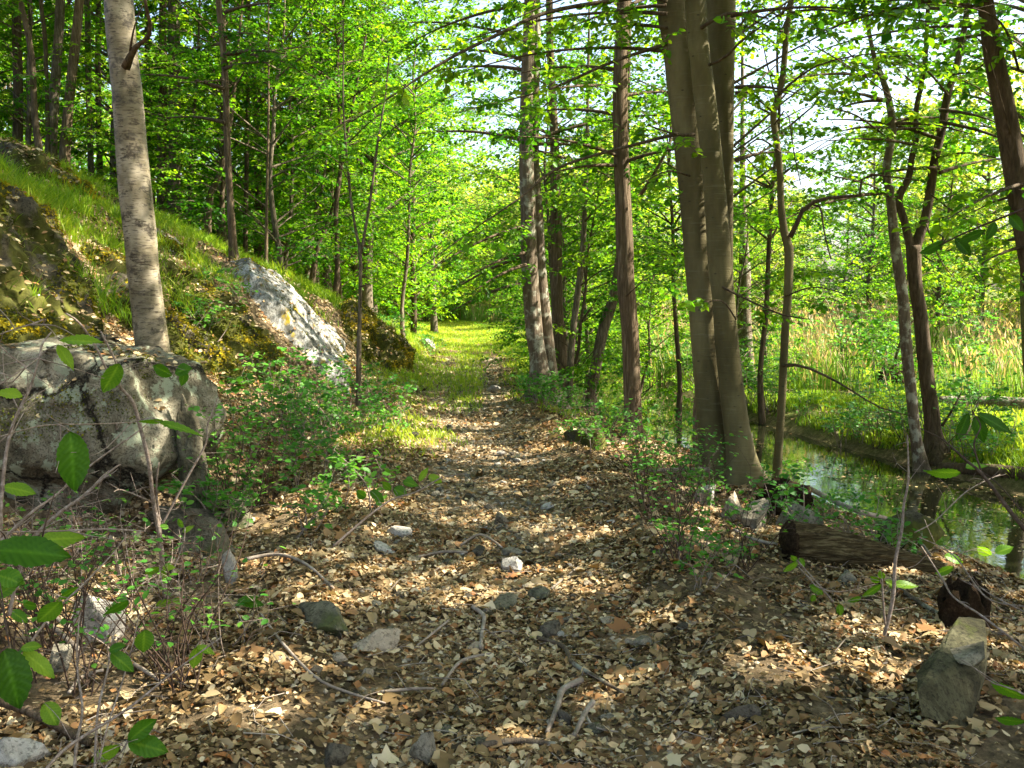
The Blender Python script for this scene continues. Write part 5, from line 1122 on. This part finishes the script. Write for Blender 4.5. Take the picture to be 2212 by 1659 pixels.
# arching grass tufts on the rock face
def tuft(label, xv, yv, n, hh, seed, r=.12):
    rng = np.random.default_rng(seed); g, t = G(xv, yv); p = g[:2]+rng.normal(size=(n, 2))*r; z = H(p[:, 0], p[:, 1])+.15
    V, F, T = blades(p, hh*rng.uniform(.5, 1.2, n), np.full(n, .009), rng.uniform(.4, 1.3, n), np.clip(rng.normal(.55, .2, n), 0, 1), rng, z)
    o = mesh('grass_tuft', V, F, M['grass'], tint=T, loc=g); o.location = tuple(g); tag(o, label, 'grass tuft')
def moss_and_litter():
    rng = np.random.default_rng(61); parts, lit = [], []
    for p, N, msk, mn in OUT:
        i = rng.integers(0, len(p), 70000 if 'mossy' in mn else 14000)
        q = p[i]+rng.normal(size=(len(i), 3))*.012; n = N[i]; m = msk[i]
        thr = -.12 if 'mossy' in mn else .07
        f = fbm(q*1.7, 66, 4)
        k = (m > .25) & (f > thr); qq, nn = q[k], n[k]; M_ = len(qq)
        ax = nn*.55+np.array([0, 0, -.55])+rng.normal(size=(M_, 3))*.45
        parts.append(leaves(qq, ax, nn+rng.normal(size=(M_, 3))*.6, rng.uniform(.015, .045, M_), T4, np.clip(.52+fbm(qq*3, 67, 3)*.9+rng.normal(size=M_)*.16, 0, 1)))
        k = (m > .1) & (f < thr+.12) & (rng.random(len(i)) < .05) & (n[:, 2] > .45); qq, nn = q[k]+np.array([0, 0, .02]), n[k]; M_ = len(qq); a = rng.uniform(0, 6.28, M_)
        lit.append(leaves(qq, np.stack([np.cos(a), np.sin(a), -.3+0*a], 1), nn+rng.normal(size=(M_, 3))*.35, rng.uniform(.03, .075, M_), T8, np.clip(rng.normal(.6, .25, M_), 0, 1)))
    V_, F_, c_ = BO[0]; e1 = V_[F_[:, 1]]-V_[F_[:, 0]]; e2 = V_[F_[:, 2]]-V_[F_[:, 0]]; fn = np.cross(e1, e2); ar = np.linalg.norm(fn, axis=1); fn = nrm(fn); up = (fn[:, 2] > .62)*ar
    i = rng.choice(len(F_), 500, p=up/up.sum()); qq = V_[F_[i]].mean(1)+c_+np.array([0, 0, .012]); k = fbm(qq*2.2, 5, 3) > -.02; qq = qq[k]; nn = fn[i][k]; M_ = len(qq); a = rng.uniform(0, 6.28, M_)
    lit.append(leaves(qq, np.stack([np.cos(a), np.sin(a), 0*a], 1), nn+rng.normal(size=(M_, 3))*.35, rng.uniform(.03, .07, M_), T8, np.clip(rng.normal(.55, .25, M_), 0, 1)))
    i = rng.choice(len(F_), 26000, p=(ar*(fn[:, 2] > -.1))/np.sum(ar*(fn[:, 2] > -.1))); qq = V_[F_[i]].mean(1)+c_+rng.normal(size=(26000, 3))*.006; k = fbm(qq*2.6, 35, 4) > .2; qq = qq[k]; nn = fn[i][k]; M_ = len(qq)
    parts.append(leaves(qq, nn*.5+np.array([0, 0, -.3])+rng.normal(size=(M_, 3))*.4, nn+rng.normal(size=(M_, 3))*.6, rng.uniform(.008, .022, M_), T4, np.clip(.35+rng.normal(size=M_)*.16, 0, 1)))
    V, F, T = join(parts); tag(mesh('moss', V, F, M['moss_strand'], tint=T, smooth=False), 'olive and golden moss growing over the rocks of the left bank', 'moss', None, 'stuff')
    V, F, T = join(lit); tag(mesh('ledge_litter', V, F, M['litter'], tint=T, smooth=False), 'dead leaves lodged on the ledges of the left rock faces', 'leaf litter', None, 'stuff')
moss_and_litter()
tuft('lush arching grass tuft left of the birch on the mossy rock', 225, 690, 260, .42, 1, .2)
tuft('arching grass tuft touching the right side of the birch', 388, 690, 120, .4, 2)
tuft('thin grass tuft on the mossy rock near the left edge', 70, 690, 40, .32, 3, .05)
tuft('wispy grass tuft beside the arching tufts of the birch', 165, 640, 60, .3, 4, .1)

# ------------------------------------------------------------------ near saplings with broad leaves
def bigleaf(base, tip, wpx, d0, d1=None, roll=0.5, seed=0):
    d1 = d0 if d1 is None else d1; b, t = P(base[0], base[1], d0); e, _ = P(tip[0], tip[1], d1); L = np.linalg.norm(e-b); ax = (e-b)/L
    view = nrm(b-np.array([0, 0, CAMZ])); sd = nrm(np.cross(view, ax)); up = np.cross(ax, sd); up = up if up@view < 0 else -up
    sd2 = sd*math.cos(roll)+up*math.sin(roll); up2 = -sd*math.sin(roll)+up*math.cos(roll)
    wd = wpx/FV*t*.5/max(math.cos(roll), .35); nu, nv = 25, 11; u = np.linspace(0, 1, nu); v = np.linspace(-1, 1, nv); Uu, Vv = np.meshgrid(u, v, indexing='ij')
    prof_ = 3.0*np.clip(Uu, 1e-4, 1)**.72*np.clip(1-Uu, 0, 1)**.95; prof_ = prof_*(1+.13*((Uu*11) % 1-.5)*(np.abs(Vv) > .9)); prof_[0] = .02; prof_[-1] = 0.0
    uu = Uu-.10*np.abs(Vv)*0+.0; z = .18*np.abs(Vv)*wd-.35*wd*(Uu-.4)**2*2.0+.085*wd*np.cos(2*np.pi*(Uu*8-np.abs(Vv)*1.8))*np.minimum(np.abs(Vv)*3, 1)+.12*wd*np.sin(Uu*5+seed)*Vv
    Pp = b+ax*(uu*L)[..., None]+sd2*(Vv*prof_*wd)[..., None]+up2*z[..., None]
    i = np.arange(nu-1)[:, None]*nv; j = np.arange(nv-1)[None]; F = np.stack([i+j, i+j+1, i+nv+j+1, i+nv+j], -1).reshape(-1, 4)
    return Pp.reshape(-1, 3), [F]
def sapling(label, stems, lvs, mat='twig', name='sapling', cat='sapling', tint=.45):
    """stems: (pts, d0, d1); lvs: (base, tip, width, depth, roll[, tint])"""
    base = None; ts = []
    for pts, d0, d1 in stems:
        W, Rd = limb_px(pts, d0, d1)
        if base is None: base = W[-1]
        ts.append(tube(W, np.maximum(Rd, .0012), 6, max(8, len(pts)*5), rough=float(Rd.mean())*.35, rs=60, seed=len(pts)))
    r2 = np.random.default_rng(len(label)); 
    for pts, d0, d1 in stems:
        W, Rd = limb_px(pts, d0, d1); q = spline(W, 24)
        for k in range(int(min(10, 3+np.linalg.norm(W[0]-W[-1])*9))):
            i_ = r2.integers(1, 23); dv = nrm(r2.normal(size=3)*np.array([1, .6, .8])+np.array([0, 0, .5]))*r2.uniform(.03, .14); e1 = q[i_]+dv*.6+r2.normal(size=3)*.008
            ts.append(tube([q[i_], e1, q[i_]+dv], [.0016, .0011, .0007], 5, 6)); 
            if r2.random() < .5: ts.append(tube([e1, e1+nrm(r2.normal(size=3))*.03], [.001, .0005], 4, 3))
    th = thing(name, label, cat, base); part('stem', join(ts)[:2], M[mat], th, loc=base)
    allq = np.concatenate([spline(limb_px(p_, a_, b_)[0], 40) for p_, a_, b_ in stems]); pet = []
    for lf in lvs:
        b0 = P(lf[0][0], lf[0][1], lf[3])[0]; i_ = np.argmin(np.linalg.norm(allq-b0, axis=1)); dd = np.linalg.norm(allq[i_]-b0)
        if .004 < dd < .5: pet.append(tube([allq[i_], (allq[i_]+b0)/2+np.array([0, 0, dd*.12]), b0], [.0013, .0011, .0009], 5, 8))
    for q_, pv in enumerate(pet): part('petiole', pv, M[mat], th, loc=base)
    for k, lf in enumerate(lvs):
        V, F = bigleaf(lf[0], lf[1], lf[2], lf[3], None, lf[4], k); part('leaf', (V, F), M['big'], th, tint=np.clip((lf[5] if len(lf) > 5 else tint)+.10*fbm(V*28, k, 3)+np.tile(np.where(np.arange(11) == 5, .22, 0), 25)+.08*np.cos(2*np.pi*(np.repeat(np.linspace(0, 1, 25), 11)*8-np.tile(np.abs(np.linspace(-1, 1, 11)), 25)*1.8)), 0, 1), loc=base)
    return th
sapling('tall pale crooked sapling stem rising across the huge boulder', [([(142, 677, 4), (171, 697, 5), (205, 745, 5), (232, 800, 6), (260, 837, 7), (287, 868, 8), (304, 926, 9), (321, 995, 9), (328, 1053, 9), (333, 1092, 10), (345, 1160, 11), (352, 1229, 12), (357, 1290, 12)], 4.2, 4.7),
   ([(218, 716, 4), (235, 750, 5), (250, 782, 5), (256, 820, 6), (262, 840, 6)], 4.3, 4.35), ([(333, 1088, 5), (300, 1072, 4), (262, 1058, 3), (246, 1062, 2)], 4.6, 4.4), ([(343, 1000, 3), (338, 1060, 5), (345, 1130, 6), (350, 1200, 7)], 4.5, 4.7),
   ([(470, 860, 3), (455, 900, 4), (447, 925, 4), (444, 960, 4), (400, 1040, 5), (352, 1130, 5)], 4.8, 4.7)],
   [((258, 785), (222, 848), 42, 4.25, .3, .6), ((372, 810), (330, 790), 26, 4.3, .6), ((378, 805), (415, 795), 26, 4.3, .7, .35), ((400, 800), (392, 835), 20, 4.3, .3)])
sapling('pale budded sapling stem at the left edge with a hanging dark leaf', [([(111, 718, 4), (92, 742, 5), (85, 772, 5), (65, 837, 6), (31, 909, 7), (14, 977, 8), (3, 1080, 9), (-8, 1250, 10)], 1.95, 1.8), ([(0, 722, 3), (40, 708, 3), (70, 700, 4), (98, 690, 4), (88, 706, 2)], 1.8, 1.9), ([(0, 700, 3), (-20, 740, 4)], 1.8, 1.8),
   ([(0, 943, 3), (96, 919, 3), (205, 916, 3), (290, 912, 2)], 1.7, 2.2), ([(85, 772, 2), (60, 790, 3), (0, 830, 3)], 1.9, 1.8)],
   [((152, 932), (162, 1062), 70, 1.9, .2, .3), ((-6, 846), (49, 856), 24, 1.7, .8, .95), ((128, 735), (222, 738), 20, 1.9, 1.0, .8), ((124, 745), (160, 800), 24, 1.9, .6, .85), ((345, 912), (440, 942), 16, 2.2, 1.0, .6), ((352, 908), (300, 911), 12, 2.2, 1.0, .6)])
sapling('dark broad leaved twig reaching in from the left edge', [([(90, 1180, 3), (20, 1190, 4), (-60, 1200, 5)], 1.35, 1.3), ([(20, 1395, 4), (-10, 1420, 5), (-60, 1500, 6)], 1.35, 1.3)],
   [((-20, 1186), (152, 1200), 72, 1.3, .4, .3), ((8, 1400), (44, 1532), 78, 1.35, .3, .12), ((-10, 1240), (54, 1262), 42, 1.6, .5, .5), ((-10, 1290), (50, 1250), 30, 1.6, .5, .6)], 'twig_dark')  # low tints darken the two large leaves as if backlit
sapling('low twig with three bright ribbed leaves at the lower left', [([(262, 1625, 4), (277, 1600, 4), (285, 1585, 3)], 2.75, 2.8), ([(262, 1625, 4), (230, 1655, 5), (215, 1700, 5)], 2.8, 2.7)],
   [((277, 1600), (337, 1553), 40, 2.75, .3, .45), ((277, 1602), (364, 1624), 48, 2.75, .2, .5), ((258, 1608), (196, 1648), 30, 2.75, .5, .75)])
sapling('slender twigs with bright leaves crossing the lower left corner', [([(478, 1376, 3), (376, 1451, 4), (273, 1533, 6), (154, 1608, 7), (102, 1659, 8), (60, 1720, 8)], 2.6, 2.2), ([(171, 1331, 3), (167, 1434, 5), (178, 1533, 6), (165, 1610, 7), (160, 1700, 8)], 2.9, 2.5),
   ([(250, 1350, 3), (240, 1400, 4), (232, 1451, 5), (212, 1536, 6), (205, 1659, 7), (203, 1700, 7)], 2.9, 2.5), ([(300, 1330, 2), (285, 1400, 3), (262, 1480, 4), (235, 1560, 4), (215, 1640, 5)], 2.9, 2.5)],
   [((95, 1518), (125, 1567), 44, 2.4, .3, .7), ((312, 1360), (310, 1410), 42, 2.7, .2, .6), ((425, 1396), (418, 1445), 28, 2.8, .4, .8), ((425, 1396), (466, 1414), 16, 2.8, .8, .8), ((240, 1410), (290, 1452), 34, 2.7, .3, .5), ((236, 1406), (272, 1393), 22, 2.7, .6, .4), ((50, 1406), (118, 1464), 36, 2.5, .5, .9), ((45, 1400), (90, 1395), 22, 2.5, .5, .8)])
sapling('light grey twigs with scattered leaves in front of the pale speckled stone', [([(260, 1003, 3), (239, 1018, 5), (178, 1073, 7), (130, 1107, 8), (75, 1160, 8), (40, 1240, 8), (20, 1330, 9)], 2.6, 2.5), ([(335, 900, 2), (297, 933, 3), (205, 998, 4), (120, 1070, 5), (68, 1107, 6), (-20, 1190, 7)], 2.3, 2.1),
   ([(275, 1155, 2), (240, 1200, 3), (180, 1262, 4), (110, 1330, 5), (60, 1400, 6), (20, 1480, 7)], 2.9, 2.5), ([(315, 1148, 3), (230, 1143, 4), (120, 1147, 4), (0, 1150, 4), (-40, 1155, 5)], 2.4, 2.2)],
   [((80, 1168), (183, 1160), 42, 2.4, .5, .8), ((5, 1050), (78, 1066), 30, 2.3, .5, .75), ((132, 1298), (80, 1346), 38, 2.6, .4, .6), ((278, 1297), (222, 1330), 18, 2.8, .9, .4), ((170, 1268), (120, 1300), 18, 2.8, .8, .5), ((25, 1320), (60, 1345), 26, 2.6, .4, .5), ((80, 1310), (50, 1305), 20, 2.6, .5, .5)])
sapling('small seedling with a whorl of pale leaves right of the upright stick', [([(345, 1225, 3), (350, 1260, 4), (365, 1300, 5), (362, 1340, 6)], 4.1, 4.0), ([(400, 1140, 2), (395, 1180, 3), (370, 1240, 4)], 4.2, 4.1)],
   [((370, 1295), (336, 1309), 18, 4.0, .6, .7), ((372, 1296), (396, 1300), 12, 4.0, .6, .6), ((345, 1225), (312, 1240), 16, 4.1, .6, .7), ((350, 1228), (380, 1226), 14, 4.1, .6, .9), ((350, 1232), (356, 1262), 14, 4.1, .4, .7), ((395, 1150), (420, 1135), 12, 4.2, .5, .8), ((395, 1140), (385, 1120), 12, 4.2, .5, .6), ((515, 1300), (570, 1306), 22, 4.2, .6, .35), ((512, 1298), (560, 1290), 14, 4.2, .8, .4)])
sapling('twig with dark drooping leaves hanging over the stream at the right edge', [([(1989, 926, 3), (2037, 950, 4), (2088, 995, 6), (2122, 1025, 7), (2184, 1107, 9), (2260, 1200, 10)], 3.2, 2.6), ([(2100, 890, 3), (2118, 920, 3), (2104, 960, 4), (2120, 1020, 4)], 3.0, 2.9), ([(2212, 1110, 4), (2150, 1040, 3), (2090, 1000, 3)], 2.7, 3.0)],
   [((2092, 893), (2066, 952), 24, 3.0, .5, .15), ((2106, 898), (2126, 956), 30, 3.0, .3, .15), ((2110, 893), (2188, 936), 24, 3.0, .6, .2), ((2075, 1022), (1995, 1018), 20, 3.1, .9, .6), ((2085, 1010), (2135, 1005), 16, 3.1, .9, .5)], 'twig_dark')
sapling('leaning twig with dark leaves at the upper right edge', [([(2030, 530, 3), (2080, 505, 4), (2140, 480, 5), (2240, 440, 7)], 4.2, 3.8)],
   [((2040, 522), (1988, 548), 22, 4.2, .7, .2), ((2062, 515), (2098, 552), 24, 4.2, .4, .1), ((2128, 498), (2068, 522), 20, 4.1, .6, .2), ((2150, 480), (2130, 520), 20, 4.0, .5, .2), ((2180, 465), (2212, 500), 24, 3.9, .4, .2)], 'twig_dark')
sapling('tall thin sapling with small leaf pairs standing right of the decayed log', [([(1960, 940, 3), (1962, 1035, 5), (1952, 1092, 6), (1948, 1143, 7), (1934, 1212, 8), (1928, 1297, 9), (1904, 1396, 10)], 4.3, 4.15), ([(1905, 1250, 4), (1908, 1300, 4), (1912, 1350, 5)], 4.15, 4.15)],
   [((1905, 1262), (1862, 1290), 16, 4.2, .6, .6), ((1900, 1258), (1880, 1245), 14, 4.2, .6, .6), ((1912, 1255), (1940, 1270), 18, 4.2, .5, .75), ((1908, 1250), (1900, 1232), 14, 4.2, .5, .6), ((1930, 1262), (1985, 1266), 18, 4.2, .7, .7), ((1860, 1290), (1830, 1300), 12, 4.2, .6, .5), ((1812, 1305), (1816, 1330), 18, 4.2, .4, .6)])
sapling('thin bent twig with pale leaves arching in front of the decayed log', [([(1722, 1222, 2), (1745, 1245, 3), (1770, 1270, 3), (1820, 1278, 3), (1890, 1262, 2)], 4.5, 4.3), ([(1720, 1208, 3), (1770, 1265, 4), (1800, 1300, 4)], 4.5, 4.4)],
   [((1725, 1213), (1692, 1235), 14, 4.5, .5, .7), ((1722, 1212), (1708, 1200), 12, 4.5, .5, .6), ((1748, 1265), (1780, 1284), 18, 4.5, .3, .6), ((1760, 1285), (1752, 1300), 12, 4.5, .4, .6), ((1728, 1205), (1738, 1225), 12, 4.5, .4, .6)])
sapling('broad leaf poking in low at the right edge', [([(2142, 1475, 3), (2212, 1500, 4), (2280, 1560, 5)], 2.3, 2.2)], [((2215, 1508), (2140, 1474), 26, 2.3, .8, .55), ((2215, 1560), (2150, 1552), 18, 2.3, .9, .4)])
sapling('thin pale twigs criss crossing the right edge above the stump', [([(1990, 1180, 3), (2035, 1250, 4), (2060, 1290, 4), (2120, 1330, 5), (2212, 1400, 5)], 3.6, 3.2), ([(1985, 1160, 2), (2060, 1200, 3), (2130, 1290, 4), (2212, 1310, 4)], 3.8, 3.3), ([(2113, 1265, 3), (2150, 1290, 3), (2230, 1330, 4)], 3.4, 3.2), ([(1976, 1150, 3), (2020, 1125, 3), (2090, 1060, 3), (2160, 1025, 2)], 4, 4.2)], [((2040, 1200), (2080, 1215), 20, 3.8, .6, .6), ((2060, 1225), (2020, 1240), 18, 3.7, .6, .6), ((2140, 1200), (2110, 1180), 20, 3.7, .6, .7), ((2150, 1195), (2190, 1180), 22, 3.7, .6, .6)])
sapling('sprig with pale young leaves leaning over the left side of the path', [([(955, 1030, 3), (900, 1062, 4), (845, 1080, 4), (790, 1120, 5), (720, 1180, 6)], 5.6, 5.3), ([(1010, 1022, 2), (960, 1030, 3)], 5.6, 5.6)],
   [((925, 1028), (955, 1042), 20, 5.6, .4, .95), ((905, 1040), (925, 1010), 14, 5.6, .5, .85), ((850, 1055), (880, 1070), 26, 5.5, .3, .5), ((845, 1058), (825, 1040), 16, 5.5, .5, .6), ((870, 1040), (905, 1050), 18, 5.5, .6, .5), ((800, 1060), (830, 1085), 22, 5.5, .4, .4), ((790, 1075), (770, 1060), 22, 5.4, .4, .4)])
ORD = 'first second third fourth fifth sixth seventh eighth ninth tenth eleventh twelfth thirteenth fourteenth fifteenth sixteenth seventeenth eighteenth nineteenth twentieth'.split()
ORD += ['twenty '+q for q in ORD[:9]]+['thirtieth']
def rank_labels():
    """where several look alike, say which one it is, counted from the left of the picture"""
    gr = {}
    for o in bpy.data.objects:
        if o.parent is None and 'label' in o and 'group' in o and not o.name.startswith('loose_stone') and o.name.split('.')[0] != 'hillside_tree': gr.setdefault((o['group'], o['label']), []).append(o)
    for (g_, lb), os_ in gr.items():
        if len(os_) < 2 or len(os_) > 30: continue
        os_.sort(key=lambda o: math.atan2(o.location[0], max(o.location[1], .1)))
        for k, o in enumerate(os_): o['label'] = lb+', '+('leftmost' if k == 0 else 'rightmost' if k == len(os_)-1 else ORD[k]+' from the left')
for o in PR.values():
    for c in list(o.children): bpy.data.objects.remove(c)
    bpy.data.objects.remove(o)

bpy.context.view_layer.update()
rank_labels()
